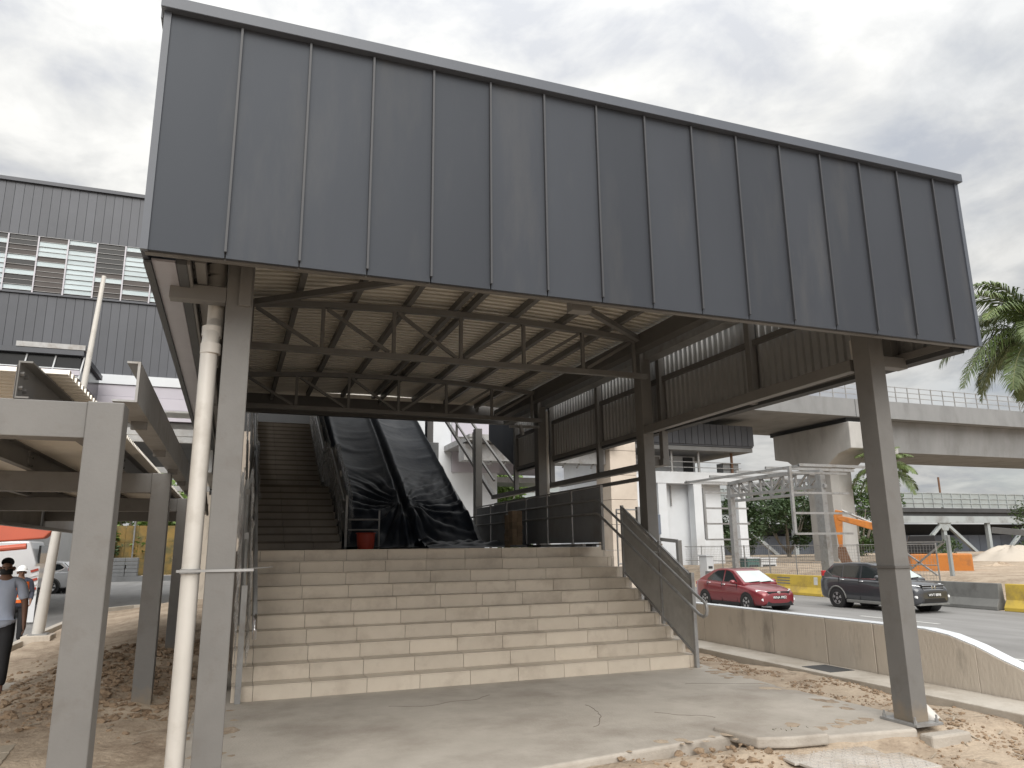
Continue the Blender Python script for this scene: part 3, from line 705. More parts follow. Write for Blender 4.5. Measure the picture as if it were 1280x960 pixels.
lr = thing('stair_balustrade', 'steel balustrade at the left foot of the wide stair, wrapped in clear film', 'balustrade', (.16, SY, 0))
LX = .17
for y in (8.66, 9.7, 10.8): post(lr, LX, y, nose(y) - .02 if y > 9 else 0, .15 + (y - 8.68) * sl + 1.05, .06)
slope_panel(lr, LX, 8.7, 10.9, .2, .2 + 2.2 * sl, .95)
for y in (12, 13.2, 14.5): post(lr, LX, y, 1.53, 2.6, .05)
slope_panel(lr, LX, 10.95, 14.6, 1.62, 1.62, .92)
for h in (.66, .88):
    m = MB(); m.tube([(LX + .12, 8.45, h)] + [(LX + .12, 10.9, h + 2.45 * .565), (LX + .12, 14.7, h + 2.45 * .565)], .021, 10); m.build('handrail', 'galv', lr, smooth='auto')
m = MB(); m.tube([(LX + .12, 8.45, .885), (LX + .12, 8.34, .84), (LX + .12, 8.30, .76), (LX + .12, 8.34, .68), (LX + .12, 8.45, .66)], .021, 10); m.build('handrail_loop', 'chrome', lr, smooth='auto')
for s_ in (-1, 1):
    def fn(u, v, s_=s_):
        y = 8.62 + u * 6.1; n = nz(y * 4, v * 4, s_) * .06 + nz(y * 11, v * 10, s_ * 2) * .03
        base = max(.12 + (y - 8.68) * sl, 0) if y < 11.2 else 1.52
        return (LX + s_ * (.045 + abs(n)), y, base + .25 + v * .95 + n * .7)
    film('plastic_film', fn, 140, 20, lr)

# ---- black plastic over the escalators
esc = thing('covered_escalators', 'pair of escalators hidden under creased shiny black plastic sheeting', 'escalator', (3.5, 15.2, 1.55))
EX0, EX1 = 2.22, 4.95
def prof(u):
    # height of the sheet above the escalator line across its width
    x = EX0 + (EX1 - EX0) * u
    e_ = min(ss(0, .05, u), ss(1, .97, u))
    mid = 1 - .32 * math.exp(-((u - .50) / .03) ** 2)
    side = .10 * math.exp(-((u - .455) / .02) ** 2) + .06 * math.exp(-((u - .04) / .03) ** 2) + .08 * math.exp(-((u - .97) / .02) ** 2) + .03 * math.exp(-((u - .545) / .02) ** 2)
    sag = -.10 * math.sin(math.pi * min(1, max(0, (u - .05) / .40))) if u < .45 else -.10 * math.sin(math.pi * min(1, max(0, (u - .55) / .42)))
    return e_ * (.62 * mid + side + sag)
def tarp(u, v):
    s_ = v * 13.0 - 1.35                    # metres along the sheet, negative = gathered on the landing
    x = EX0 + (EX1 - EX0) * u
    y = 15.6 + s_ * .86
    base = 1.56 + max(0, s_ - .2) * .86 * .585
    low = ss(3.4, .2, s_)                   # bunching near the foot
    h = prof(u) * (1 - .10 * low)
    if s_ < .5: h *= ss(-.35, .5, s_) * .95 + .05
    # folds gathered to the middle near the foot
    cx = (u - .5) * 2.7; q0 = s_ - 1.15
    ang = math.atan2(q0, cx); rad = math.hypot(q0, cx)
    warp = 1.3 * nz(u * 2.5, s_ * .6, 4)
    cre = (abs(math.sin(ang * 9 + warp * 2)) ** 1.6 - .4) * .10 * low * ss(.05, .5, rad) * ss(2.6, .8, rad)
    cre += (abs(math.sin(ang * 21 + warp * 5)) - .5) * .035 * low * ss(.15, .7, rad)
    fine = (nz(u * 8, s_ * 2.0, 1) * .05 + nz(u * 20, s_ * 5, 2) * .022) * low
    long_ = nz(u * 1.5, s_ * .55, 9) * .05 + nz(u * 1.3 + s_ * .35, s_ * 1.7, 6) * .018 + (max(0, nz(u * 2.2 + s_ * .8, s_ * 2.6, 4)) ** 1.5) * .05
    spread = low * (.28 * ss(.9, -.9, s_)) * (2 * u - 1)
    return (x + spread + .05 * nz(s_ * 2, u * 4, 8) * low, y + .10 * nz(u * 6, s_ * 2, 3) * low, max(1.566, base + h + (cre + fine + long_) * min(1, .15 + h * 2)))
m = MB(); m.grid(tarp, 170, 320); m.build('plastic_sheet', 'tarp', esc, smooth=True)
# sheet tail trailing along the landing edge to the right
def tail(u, v):
    x = 3.6 + 2.0 * u; y = 14.2 + v * 1.5 - .5 * u; b = .11 * math.sin(math.pi * v) * (1 - .6 * u) * (1 + 1.6 * nz(x * 4, y * 5)) + .03
    return (x, y, 1.556 + max(.004, b * min(1, 6 * v, 6 * (1 - v))))
m = MB(); m.grid(tail, 70, 30); m.build('sheet_tail', 'tarp', esc, smooth=True)
m = MB(); m.prism([(15.7, 1.5), (27, 1.5 + 11.3 * .585), (27, 1.4), (15.7, 1.4)], 0, EX0 + .1, EX1 - .1); m.build('truss_casing', 'bridge_dark', esc)

# ---- concrete side wall beyond the escalators with plinth and column
sw = thing('inclined_parapet', 'pale concrete sloped parapet rising right of the black sheet, with a square plinth', 'parapet', (5.3, 17, 1.55))
m = MB(); m.prism([(16.3, 1.56), (16.9, 2.06), (30, 2.06 + 13.1 * .54), (30, 1.5), (16.3, 1.5)], 0, 5.06, 5.42); m.build('sloped_wall', 'concrete_pale', sw, bevel=.01)
m = MB(); m.box(5.02, 5.46, 20.6, 21.2, 3.6, 4.55); m.build('plinth', 'concrete_pale', sw, bevel=.01)
m = MB(); m.box(5.15, 5.33, 20.75, 21.05, 4.552, 7.2); m.build('column', 'steel', sw)
ww = thing('concourse_side_wall', 'tall white plastered wall behind the sloped parapet', 'wall', (9, 33, 0))
m = MB(); m.box(5.9, 11.6, 33, 33.3, -.6, 8.6); m.build('wall_face', 'white_paint', ww)
m = MB(); m.box(9.35, 11.7, 32.9, 32.985, 5.0, 8.5); m.build('upper_panel', 'lilac', ww)
for k in range(4):
    m = MB(); m.box(11.3, 14.2, 33.6, 33.7, 5.0 + k * .62, 5.58 + k * .62); m.build('louvre_panel', 'lilac', ww)
m = MB(); m.box(11.3, 14.4, 33.2, 35.5, 4.6, 4.85); m.build('ledge', 'galv', ww)

# ---- things on the landing
bk = thing('brick_stack', 'small stack of brown bricks against the grey landing panels', 'bricks', (5.2, 13.3, 1.55))
bme = MB(); bme.box(0, .21, 0, .1, 0, .066); bme = bme.mesh('brick', 'brick')
for r_ in range(10):
    for c_ in range(2):
        for d_ in range(2):
            if r_ == 9 and c_ == 1: continue
            place('brick', bme, bk, (5.12 + d_ * .105 + U(-.006, .006), 13.42 + c_ * .225 + U(-.006, .006), 1.556 + r_ * .069), (0, 0, R(90) + U(-.05, .05)))
sg = MB(); sg.box(4.9, 5.12, 12.9, 13.25, 1.556, 1.60); tag(sg.build('concrete_block', 'concrete_pale', bevel=.01), 'flat pale block lying before the brick stack', 'block')
pt = MB(); pt.box(5.3, 5.36, 10.95, 12.7, 1.556, 1.60); tag(pt.build('metal_section', 'galv', bevel=.004), 'bright metal strip lying along the landing edge', 'metal strip')
dd = MB(); dd.box(5.42, 5.5, 10.85, 13.4, 1.552, 1.598); tag(dd.build('timber_strip', 'bridge_dark', bevel=.004), 'dark timber strip lying at the foot of the landing panels', 'timber')
bu = MB()
for a, b in ((0, 0),): bu.tube([(2.42, 14.5, 1.556), (2.42, 14.5, 1.6), (2.42, 14.5, 1.80), (2.42, 14.5, 1.86)], [.15, .16, .175, .17], 18)
b_ = thing('red_bucket', 'dull red plastic bucket beside the foot of the black sheet', 'bucket', (2.42, 14.5, 1.55)); bu.build('bucket_body', 'bucket', b_, smooth='auto')
m = MB(); m.tube([(2.42 + .185 * math.cos(t * .4488), 14.5 + .185 * math.sin(t * .4488), 1.85) for t in range(15)], .012, 6); m.build('rim', 'bucket', b_)
sbz = thing('safety_rail', 'thin steel rail across the escalator foot beside the bucket', 'rail', (2.45, 14.7, 1.55))
for z_ in (1.92, 2.12):
    m = MB(); m.tube([(2.12, 14.75, z_), (2.72, 14.78, z_)], .016, 8); m.build('bar', 'galv', sbz)
m = MB(); m.tube([(2.72, 14.78, 1.56), (2.72, 14.78, 2.3)], .018, 8); m.build('post', 'galv', sbz)

# ============================================================ COVERED WALKWAY (left)
wk = thing('covered_walkway', 'low grey steel walkway canopy with corrugated roof at the left', 'walkway', (-2.2, 9, 0))
WY = [4.6, 8.78, 12.95, 17.15]
for i, y in enumerate(WY):
    x0 = -.80 if i == 0 else -.84
    m = MB(); m.box(x0, x0 + .185, y, y + .2, -.12, 2.375); m.build('column', 'steel', wk, bevel=.006)
    m = MB(); m.box(-3.6, x0 - .002, y + .02, y + .18, 2.17, 2.372); m.build('cross_beam', 'steel', wk, bevel=.004)
    if i: m = MB(); m.box(x0 - .08, x0 + .26, y - .08, y + .28, -.1, -.02); m.build('base_plate', 'galv', wk)
for x in (-1.15, -2.0, -2.9):
    for a, b in zip([4.60] + WY[1:], WY[1:] + [19.4]):
        m = MB(); m.box(x - .008, x + .0, a + .02, b - .02, 2.376, 2.585); m.box(x, x + .06, a + .02, b - .02, 2.376, 2.386); m.box(x, x + .06, a + .02, b - .02, 2.575, 2.585); m.build('purlin', 'steel', wk)
    for y in WY:
        m = MB(); m.box(x - .012, x - .0085, y + .01, y + .19, 2.376, 2.56)
        for dy, dz in ((.05, .06), (.14, .06), (.05, .14), (.14, .14)): m.tube([(x - .001, y + dy, 2.376 + dz), (x + .02, y + dy, 2.376 + dz)], .013, 6)
        m.build('cleat', 'steel_dark', wk)
ws = MB(); per = .11; prof_ = []
for k in range(int((19.5 - 4.93) / per)):
    y = 4.93 + k * per; prof_ += [(y, 0), (y + per * .42, 0), (y + per * .52, .034), (y + per * .9, .034)]
for (y, d) in prof_:
    for x in (-3.6, -2.4, -.98): ws.v.append((x, y, 2.592 + d))
for j in range(len(prof_) - 1):
    for i in range(2): ws.f.append((j * 3 + i, j * 3 + i + 1, (j + 1) * 3 + i + 1, (j + 1) * 3 + i))
o = ws.build('roof_sheet', 'roof_sheet', wk); s_ = o.modifiers.new('solid', 'SOLIDIFY'); s_.thickness = .004
# gutter channel along the right edge
m = MB(); m.box(-.60, -.585, 4.86, 20, 2.43, 2.68); m.box(-.72, -.601, 4.86, 20, 2.43, 2.442); m.box(-.66, -.601, 4.86, 20, 2.668, 2.68); m.build('gutter_channel', 'galv', wk)
for y in (5.6, 7.2, 8.85, 10.4, 12, 13.2): 
    m = MB(); m.box(-.70, -.6, y, y + .05, 2.376, 2.43); m.build('cleat', 'steel', wk)
# corrugated skirt on the far side
def skirt(y0, y1, corr):
    m = MB()
    if corr:
        n = int((y1 - y0) / .075)
        for k in range(n):
            a = y0 + k * .075; m.add([(-3.52, a, 2.06), (-3.49, a + .037, 2.06), (-3.49, a + .037, 2.66), (-3.52, a, 2.66)], [(0, 1, 2, 3)]); m.add([(-3.49, a + .037, 2.06), (-3.52, a + .075, 2.06), (-3.52, a + .075, 2.66), (-3.49, a + .037, 2.66)], [(0, 1, 2, 3)])
    else: m.box(-3.52, -3.5, y0, y1, 2.06, 2.66)
    m.build('skirt_panel', 'panel_sand' if corr else 'panel_grey', wk)
skirt(9, 16.9, True); skirt(17.1, 22, False)
m = MB(); m.box(-3.56, -3.44, 9, 22, 2.0, 2.055); m.box(-3.56, -3.44, 9, 22, 2.665, 2.72); m.build('skirt_rail', 'steel', wk)
m = MB(); m.box(-3.58, -3.46, 16.92, 17.08, 2.06, 2.66); m.build('skirt_post', 'steel_dark', wk)
lpz = thing('lamp_pole', 'slender pale tapering pole on a concrete plinth by the kerb, rising past the walkway roof', 'pole', (-3.9, 20, -.3))
m = MB(); m.tube([(-3.93, 20, -.22), (-3.78, 20, 2.4), (-3.44, 20, 8.35)], [.125, .095, .05], 18); m.build('shaft', 'pvc', lpz, smooth='auto')
m = MB(); m.box(-4.1, -3.72, 19.82, 20.2, -.24, -.215); m.build('base_plate', 'galv', lpz)
m = MB(); m.box(-4.2, -3.62, 19.7, 20.3, -.6, -.242); m.build('plinth', 'concrete', lpz, bevel=.015)
# link framing between walkway and canopy further back
lf = thing('link_roof_frame', 'unfinished grey roof framing between walkway and canopy columns', 'roof frame', (-1, 17, 0))
for y, z in ((14.2, 3.55), (15.0, 3.75), (16.2, 3.7), (17.4, 3.2), (18.6, 2.9)):
    m = MB(); m.box(-2.2, -.35, y, y + .1, z, z + .12); m.build('rafter', 'galv', lf)
m = MB(); m.box(-2.2, -.5, 14.4, 15.0, 4.0, 4.03); m.build('flashing', 'galv', lf)
m = MB(); m.box(-.52, -.4, 14, 22, 2.9, 4.3); m.build('lining', 'inner_sheet', lf)
for x in (-.5,):
    m = MB(); m.box(x, x + .1, 18.5, 18.62, -.2, 3.0); m.build('post', 'steel', lf)
m = MB(); m.bar((-.62, 13, 3.6), (-.5, 17, 2.3), .04, .04); m.build('brace', 'steel', lf)

# ============================================================ STATION BUILDING (left back)
sn = thing('station_building', 'elevated station block with dark ribbed cladding and a louvred glass band', 'building', (-8, 30, 0))
FY = 30.0
def panels(z0, z1, name, mt, x0, x1, w, yoff=0):
    me = MB(); me.box(0, w - .012, 0, .1, 0, z1 - z0); me = me.mesh(name, mt)
    n = int(round((x1 - x0) / w))
    for i in range(n): place(name, me, sn, (x0 + i * w + .006, FY + .03 + yoff, z0))
m = MB(); m.box(-40, 5.4, FY + .08, FY + 14, 6.6, 15.0); m.build('wall', 'station_clad', sn)
panels(13.05, 15.1, 'cladding_panel', 'station_clad', -12, -1.2, .3); panels(7.98, 10.78, 'cladding_panel', 'station_clad', -12, .6, .3)
m = MB(); m.box(-40, 5.4, FY - .08, FY + .3, 15.1, 15.24); m.build('roof_edge', 'station_clad', sn)
m = MB(); m.box(-40, 5.4, FY - .05, FY + .08, 10.78, 10.86); m.build('ledge', 'station_clad', sn)
m = MB(); m.box(-40, 5.4, FY - .12, FY + .08, 7.60, 7.95); m.build('white_band', 'white_paint', sn)
for k in range(3):
    m = MB(); m.box(-40, 5.4, FY - .1 + .02 * k, FY + .08, 6.3 + k * .43, 6.72 + k * .43); m.build('lilac_panel', 'lilac', sn)
m = MB(); m.box(-40, 5.4, FY + .1, FY + 14, 5.9, 6.28); m.build('soffit', 'concrete_pale', sn)
cw = .96; x0 = -12.2; rows = 11; zb_, zt_ = 10.9, 13.02; rh = (zt_ - zb_) / rows
random.seed(21)
pm = {}
for mt in ('glass_teal', 'glass_dark', 'glass_brown'):
    q = MB(); q.box(0, cw - .05, 0, .03, 0, rh - .025); pm[mt] = q.mesh('pane', mt)
for i in range(11):
    run = None
    for j in range(rows):
        if run is None or random.random() < .62: run = random.choices(['glass_teal', 'glass_dark', 'glass_brown'], [.52, .26, .22])[0]
        place('pane', pm[run], sn, (x0 + i * cw + .025, FY - .01 - .02 * (j % 2), zb_ + j * rh + .012))
    q = MB(); q.box(x0 + i * cw - .024, x0 + i * cw + .024, FY - .07, FY + .06, zb_ - .08, zt_); q.build('mullion', 'soffit', sn)
for j in range(0, rows + 1):
    q = MB(); q.box(-12.2, -1.6, FY - .055, FY - .035, zb_ + j * rh - .006, zb_ + j * rh + .006); q.build('transom', 'galv', sn)
# lower glazed lean-to at the left
lt = thing('glazed_lean_to', 'low glazed roof lantern with white mullions in front of the station cladding', 'lantern', (-8, 26, 7))
m = MB(); m.box(-14, -4.75, 25.8, 29.5, 7.62, 7.78); m.build('roof_slab', 'station_clad', lt)
m = MB(); m.box(-14, -4.85, 26.0, 29.5, 6.9, 7.61); m.build('glazing', 'glass_dark', lt)
for i in range(9):
    m = MB(); m.bar((-4.85 - i * .78, 25.97, 6.9), (-4.75 - i * .78, 25.97, 7.6), .04, .04); m.build('mullion', 'white_paint', lt)
for z in (6.95, 7.2):
    m = MB(); m.box(-14, -4.85, 25.94, 25.99, z - .015, z + .015); m.build('transom', 'white_paint', lt)
m = MB(); m.box(-14, -4.83, 25.93, 25.995, 7.0, 7.16); m.build('lower_panel', 'lilac', lt)
m = MB(); m.box(-6.6, -4.72, 25.78, 26.2, 7.79, 7.95); m.build('gutter_end', 'galv', lt)
# station legs and dim undercroft
for x, y in ((-12, 33), (-1.0, 33), (4.5, 33), (-1.0, 40), (4.5, 40)):
    q = MB(); q.box(x - .5, x + .5, y - .5, y + .5, -.6, 6.3); q.build('column', 'concrete', sn, bevel=.03)

# far left: retaining wall, yellow hoarding
rw = MB(); rw.box(-40, -8.6, 66, 66.5, -.6, 3.4); tag(rw.build('retaining_wall', 'concrete_pale'), 'tall grey concrete wall behind the white car at far left', 'wall')
yh = thing('yellow_hoarding', 'weathered yellow panel hoarding beyond the side road', 'hoarding', (-6.5, 64.5, -.2))
for i in range(6):
    for j in range(3):
        m = MB(); m.box(-8.5 + i * .9, -7.62 + i * .9, 64.4, 64.5, -.2 + j * 1.25, 1.03 + j * 1.25); m.build('panel', 'hoard_old', yh)
m = MB(); m.tube([(-7.0, 64.2, -.2), (-7.0, 64.2, 6)], .06, 8); m.build('post', 'galv', yh)
yr = MB(); yr.box(-3.1, -2.0, 64.3, 64.8, -.2, 5.0); tag(yr.build('brown_pier', 'rust', bevel=.02), 'brown square pier at the end of the yellow hoarding', 'pier')
for k, (x, z) in enumerate(((-8.0, -.2),)):
    t = thing('block_stack', 'stack of pale grey concrete blocks on the far kerb', 'blocks', (-7.4, 62.6, -.2))
    for i in range(2):
        for j in range(5):
            m = MB(); m.box(-8.0 + i * .85 + U(-.04, .04), -7.2 + i * .85, 62.1, 63.0, -.2 + j * .27, .05 + j * .27); m.build('block', 'concrete_pale', t, bevel=.02)

# ============================================================ RIGHT BACKGROUND
va = thing('elevated_viaduct', 'pale concrete rail viaduct on a hammerhead pier crossing behind', 'viaduct', (44, 46, 0))
m = MB(); m.prism([(42.0, 10.9), (52, 10.9), (52, 12.25), (51.7, 12.25), (51.7, 11.3), (42.25, 11.3), (42.25, 12.25), (42.0, 12.25)], 0, 8, 43.4); m.build('deck', 'concrete_pale', va)
m = MB(); m.prism([(42.0, 10.9), (52, 10.9), (52, 12.25), (51.7, 12.25), (51.7, 11.3), (42.25, 11.3), (42.25, 12.25), (42.0, 12.25)], 0, 43.46, 120); m.build('deck', 'concrete_pale', va)
m = MB(); m.prism([(43.0, 10.89), (43.3, 8.5), (49.8, 8.5), (50.4, 10.89)], 0, 45.6, 120); m.build('girder', 'concrete_pale', va)
m = MB(); m.box(43.0, 45.4, 42.6, 51.2, 10.55, 10.88); m.build('bearing', 'bridge_dark', va)
# pier: column with hammerhead cap
m = MB(); m.prism([(42.0, 10.5), (50.4, 10.5), (50.4, 8.5), (48.9, 8.2), (47.6, 7.3), (44.8, 7.3), (43.4, 8.2), (42.0, 8.5)], 0, 42.6, 45.6); m.build('pier_cap', 'pier_concrete_lit', va, bevel=.06)
m = MB(); m.prism([(43.1, 44.9), (43.5, 44.5), (44.8, 44.5), (45.2, 44.9), (45.2, 47.4), (44.8, 47.8), (43.5, 47.8), (43.1, 47.4)], 2, -1, 7.3); m.build('pier_column', 'pier_concrete_lit', va)
m = MB(); m.box(45.62, 47.4, 42.2, 44.0, 8.2, 8.74); m.build('pier_ledge', 'pier_concrete_lit', va)
rl = MB()
x = 9.0
while x < 118: rl.box(x - .03, x + .03, 42.08, 42.14, 12.25, 13.5); x += 1.25
for z in (12.65, 13.05, 13.45): rl.box(8, 120, 42.09, 42.13, z - .025, z + .025)
rl.build('railing', 'galv', va)

# white ancillary building with dark roof
ab = thing('ancillary_building', 'white two-level station building with dark metal roof behind the road', 'building', (38, 56, 0))
AY = 46.0
def az(d): return AY * math.tan(R(d))
X0, X1 = az(29.5), az(38.0)
m = MB(); m.box(X0, X1 - 1.4, AY + 1.2, AY + 12, 0.09, 6.52); m.build('wall', 'white_paint', ab)
m = MB(); m.box(X0, X1, AY, AY + .9, 5.98, 6.82); m.build('ring_beam', 'white_paint', ab)
for d in (30.2, 32.0, 34.6, 37.7):
    m = MB(); m.box(az(d) - .35, az(d) + .35, AY + .05, AY + .75, 0.09, 5.97); m.build('column', 'white_paint', ab)
m = MB(); m.box(X0, X1, AY + .9, AY + 12, 6.57, 6.77); m.build('floor_slab', 'concrete_pale', ab)
m = MB(); m.box(X0, az(36.2), AY + 3, AY + 11, 6.77, 8.36); m.build('upper_wall', 'white_paint', ab)
m = MB(); m.box(az(35.3), az(36.0), AY + 2.9, AY + 2.98, 6.82, 8.28); m.build('doorway', 'bridge_dark', ab)
for k in range(24):
    a = X0 - 1 + k * .55
    if a > X1 + .1: break
    m = MB(); m.box(a + .02, a + .53, AY - .6, AY - .5, 8.82, 10.33); m.build('roof_cladding', 'station_clad', ab)
m = MB(); m.box(X0 - 1, X1 + .6, AY - .49, AY + 12, 8.70, 10.29); m.build('roof', 'station_clad', ab)
m = MB(); m.box(X0 - 1, X1 + .6, AY - .4, AY + 12, 8.38, 8.68); m.build('soffit', 'concrete_pale', ab)
for d in (33.0, 35.0, 37.4):
    m = MB(); m.tube([(az(d), AY + .4, 6.82), (az(d), AY + .4, 8.36)], .1, 8); m.build('upper_post', 'rust' if d > 37 else 'galv', ab)
for z in (7.2, 7.6):
    m = MB(); m.box(X0, X1, AY + .3, AY + .36, z - .025, z + .025); m.build('guard_rail', 'galv', ab)
m = MB(); m.box(X1 - 1.5, X1 - .1, AY + .5, AY + 1.3, 6.82, 7.61); m.build('stacked_boards', 'concrete_pale', ab)
m = MB(); m.tube([(az(33.2), AY + 1.1, 4.4), (az(33.2), AY + 1.1, 5.9)], .06, 6); m.build('wall_pipe', 'galv', ab)
# boundary hut and dark container beside it
hb = MB(); hb.box(24.2, 26.6, 43, 45, 2.3, 3.6)
cbx = thing('blue_site_cabin', 'small dark blue cabin box beside the steel column in front of white building', 'cabin', (25.4, 44, 0))
hb.build('cabin_body', 'hoarding', cbx, bevel=.03)
m = MB(); m.box(24.3, 26.5, 43.05, 44.95, -.8, 2.28); m.build('cabin_base', 'concrete_pale', cbx)
m = MB(); m.box(25.9, 26.6, 42.97, 43.03, 0.9, 1.7); m.build('red_box', 'rust', cbx)
# beige tiled pier behind the landing balustrade
bp = thing('beige_pier', 'broad beige clad pier behind the landing balustrade', 'pier', (16.4, 30, 0))
for k in range(8):
    m = MB(); m.box(15.72, 17.05, 29.4, 30.8, -.8 + k * 1.1, .285 + k * 1.1); m.build('cladding_band', 'beige_pier', bp, bevel=.01)
m = MB(); m.box(17.2, 18.2, 29.8, 31, -.8, 4.8); m.build('white_riser', 'white_paint', bp)
m = MB(); m.box(9.0, 15.7, 29.8, 30.6, 5.2, 5.9); m.build('link_beam', 'galv', bp)
for k in range(9):
    m = MB(); m.bar((9.4 + k * .7, 29.9, 5.0), (10.0 + k * .7, 29.9, 5.9), .06, .06); m.build('lattice', 'steel_dark', bp)
m = MB(); m.box(9.0, 16, 29, 36, 5.95, 6.2); m.build('link_roof', 'galv', bp)
fr = thing('pipe_frame', 'pale blue-grey pipe frame standing beside the beige pier', 'frame', (7.0, 12.6, 0))
for z in (1.25, 1.72, 2.2):
    m = MB(); m.tube([(6.45, 11.9, z), (7.0, 11.9, z)], .014, 6); m.build('bar', 'galv', fr)
m = MB(); m.box(6.86, 6.96, 11.86, 11.94, 0, 2.25); m.build('post', 'galv', fr)
m = MB(); m.tube([(6.45, 11.9, 0), (6.45, 11.9, 2.2)], .016, 8); m.build('post', 'galv', fr)

# unfinished twin canopy frame across the road
tf_ = thing('steel_portal_frame', 'unfinished light grey steel canopy frame across the road', 'steel frame', (28, 33, 0))
m = MB(); m.box(27.4, 27.7, 36.5, 36.8, -.4, 5.05); m.build('column', 'galv', tf_)
m = MB(); m.box(27.3, 27.6, 29.1, 29.45, -.6, 5.1); m.build('column', 'galv', tf_)
m = MB(); m.box(30.6, 30.85, 40.7, 41.0, -.3, 5.05); m.build('column', 'galv', tf_)
m = MB(); m.box(30.6, 30.85, 32.9, 33.2, -.3, 5.05); m.build('column', 'galv', tf_)
for X, yo in ((27.5, 0), (30.7, 3.9)):
    m = MB(); m.bar((X, 29.0 + yo, 4.38), (X, 37 + yo, 4.38), .17, .17); m.build('bottom_chord', 'galv', tf_)
    n_ = 8
    for i in range(n_):
        a = 29.2 + yo + 7.5 * i / n_; b = 29.2 + yo + 7.5 * (i + 1) / n_
        za_, zb2 = 5.1 + .14 * math.sin(math.pi * i / n_), 5.1 + .14 * math.sin(math.pi * (i + 1) / n_)
        m = MB(); m.bar((X, a, za_), (X, b, zb2), .2, .2); m.build('top_chord', 'galv', tf_)
        m = MB(); m.bar((X, a, 4.46), (X, a, za_), .10, .10, (1, 0, 0)); m.build('web_post', 'galv', tf_)
        m = MB(); m.bar((X, a if i < n_ / 2 else b, za_ if i < n_ / 2 else zb2), (X, b if i < n_ / 2 else a, 4.46), .09, .09, (1, 0, 0)); m.build('web_diagonal', 'galv', tf_)
for i in range(5):
    y = 28.4 + 9.6 * i / 4; z = 5.24 + .14 * math.sin(math.pi * i / 4)
    m = MB(); m.box(25.4, 31.2, y - .06, y + .06, z, z + .13); m.build('purlin', 'galv', tf_)
m = MB(); m.box(25.4, 25.52, 28.4, 38.2, 5.2, 5.32); m.build('edge_beam', 'galv', tf_)
def loop(y, x0, x1, z0, z1, n):
    for k in range(n + 1):
        z = z0 + (z1 - z0) * k / n; m = MB(); m.box(x0, x1, y - .05, y + .05, z - .05, z + .05); m.build('fascia_rail', 'galv', tf_)
    m = MB(); m.box(x0 - .07, x0 + .07, y - .07, y + .07, z0, z1 + .3); m.build('fascia_post', 'galv', tf_)
loop(28.6, 25.0, 28.5, 2.05, 4.95, 3); loop(38.3, 26.8, 30, 1.9, 4.7, 3)
# unfinished walkway frames (inverted L)
for (x, y, lab) in ((26.9, 41.5, 'inverted-L steel frame post left of the portal frame'), (27.2, 18.75, 'inverted-L steel frame post at right in front of the sand heap')):
    t = thing('walkway_frame_post', lab, 'frame', (x, y, -.7), 'inverted-L frames across the road')
    m = MB(); m.box(x - .14, x + .14, y - .14, y + .14, -.8, 1.9 if y > 30 else 2.0); m.build('post', 'steel', t)
    m = MB(); m.bar((x, y + .14, 1.85), (x - .2, y + 2.0 if y > 30 else y + 1.5, 2.0), .16, .22); m.build('arm', 'steel', t)
# chain-link fence
random.seed(5)
fc = thing('mesh_fence', 'grey wire mesh fence on posts behind the road barriers', 'fence', (29, 31, -.6))
wire = MB(); yf0, yf1 = 24.5, 44.0
y = yf0
while y < yf1:
    m = MB(); m.tube([(29, y, -.6), (29, y, 1.55)], .035, 6); m.build('post', 'galv', fc); y += 2.2
for z in (-.3, .6, 1.5):
    m = MB(); m.tube([(29, yf0, z), (29, yf1, z)], .022, 6); m.build('rail', 'galv', fc)
y = yf0
while y < yf1:
    wire.bar((29, y, -.4), (29, y, 1.5), .008, .008, (1, 0, 0)); y += .16
for k in range(14): wire.bar((29, yf0, -.4 + k * .14), (29, yf1, -.4 + k * .14), .008, .008)
struct(wire.build('wire_mesh', 'galv', fc), kind='stuff')
# cross-braced gate panel in the fence
gp = thing('braced_panel', 'cross-braced steel panel leaning in the site behind the grey car', 'frame', (31, 27.5, -.5))
for a, b in (((31, 25.7, -.3), (31, 28.7, 1.6)), ((31, 25.7, 1.6), (31, 28.7, -.3)), ((31, 25.7, -.3), (31, 28.7, -.3)), ((31, 25.7, 1.6), (31, 28.7, 1.6))):
    m = MB(); m.bar(a, b, .07, .07); m.build('bar', 'galv', gp)
m = MB(); m.box(30.93, 31.07, 25.43, 25.57, -.6, 1.9); m.build('post', 'bridge_steel', gp)

# road barriers
def barrier(y0, y1, mt, label, mark=False, x=25.75):
    t = thing('road_barrier', label, 'barrier', (x, (y0 + y1) / 2, -.8), 'road barriers along the far kerb')
    m = MB(); m.prism([(x - .3, -.8), (x + .3, -.8), (x + .3, -.68), (x + .14, -.42), (x + .1, .12), (x - .1, .12), (x - .14, -.42), (x - .3, -.68)], 1, y0, y1); m.build('barrier_body', mt, t, bevel=.02)
    if mark:
        fx = lambda z: x - .143 + (z + .42) / .54 * .04
        def decal(ya, yb2, za_, zb2, nm, mt):
            m = MB(); m.add([(fx(za_), ya, za_), (fx(za_), yb2, za_), (fx(zb2), yb2, zb2), (fx(zb2), ya, zb2)] + [(fx(za_) + .002, ya, za_), (fx(za_) + .002, yb2, za_), (fx(zb2) + .002, yb2, zb2), (fx(zb2) + .002, ya, zb2)], [(0, 1, 2, 3), (7, 6, 5, 4), (0, 4, 5, 1), (1, 5, 6, 2), (2, 6, 7, 3), (3, 7, 4, 0)]); m.build(nm, mt, t)
        for k in range(3): decal(y0 + 2.2, y0 + 3.1, -.32 + k * .13, -.26 + k * .13, 'stencil_mark', 'barrier_grey')
        decal(y0 + .35, y0 + .6, -.3, .05, 'white_patch', 'line_white')
barrier(27.8, 32.4, 'yellow_paint', 'dirty yellow concrete barrier between the red and grey cars', True)
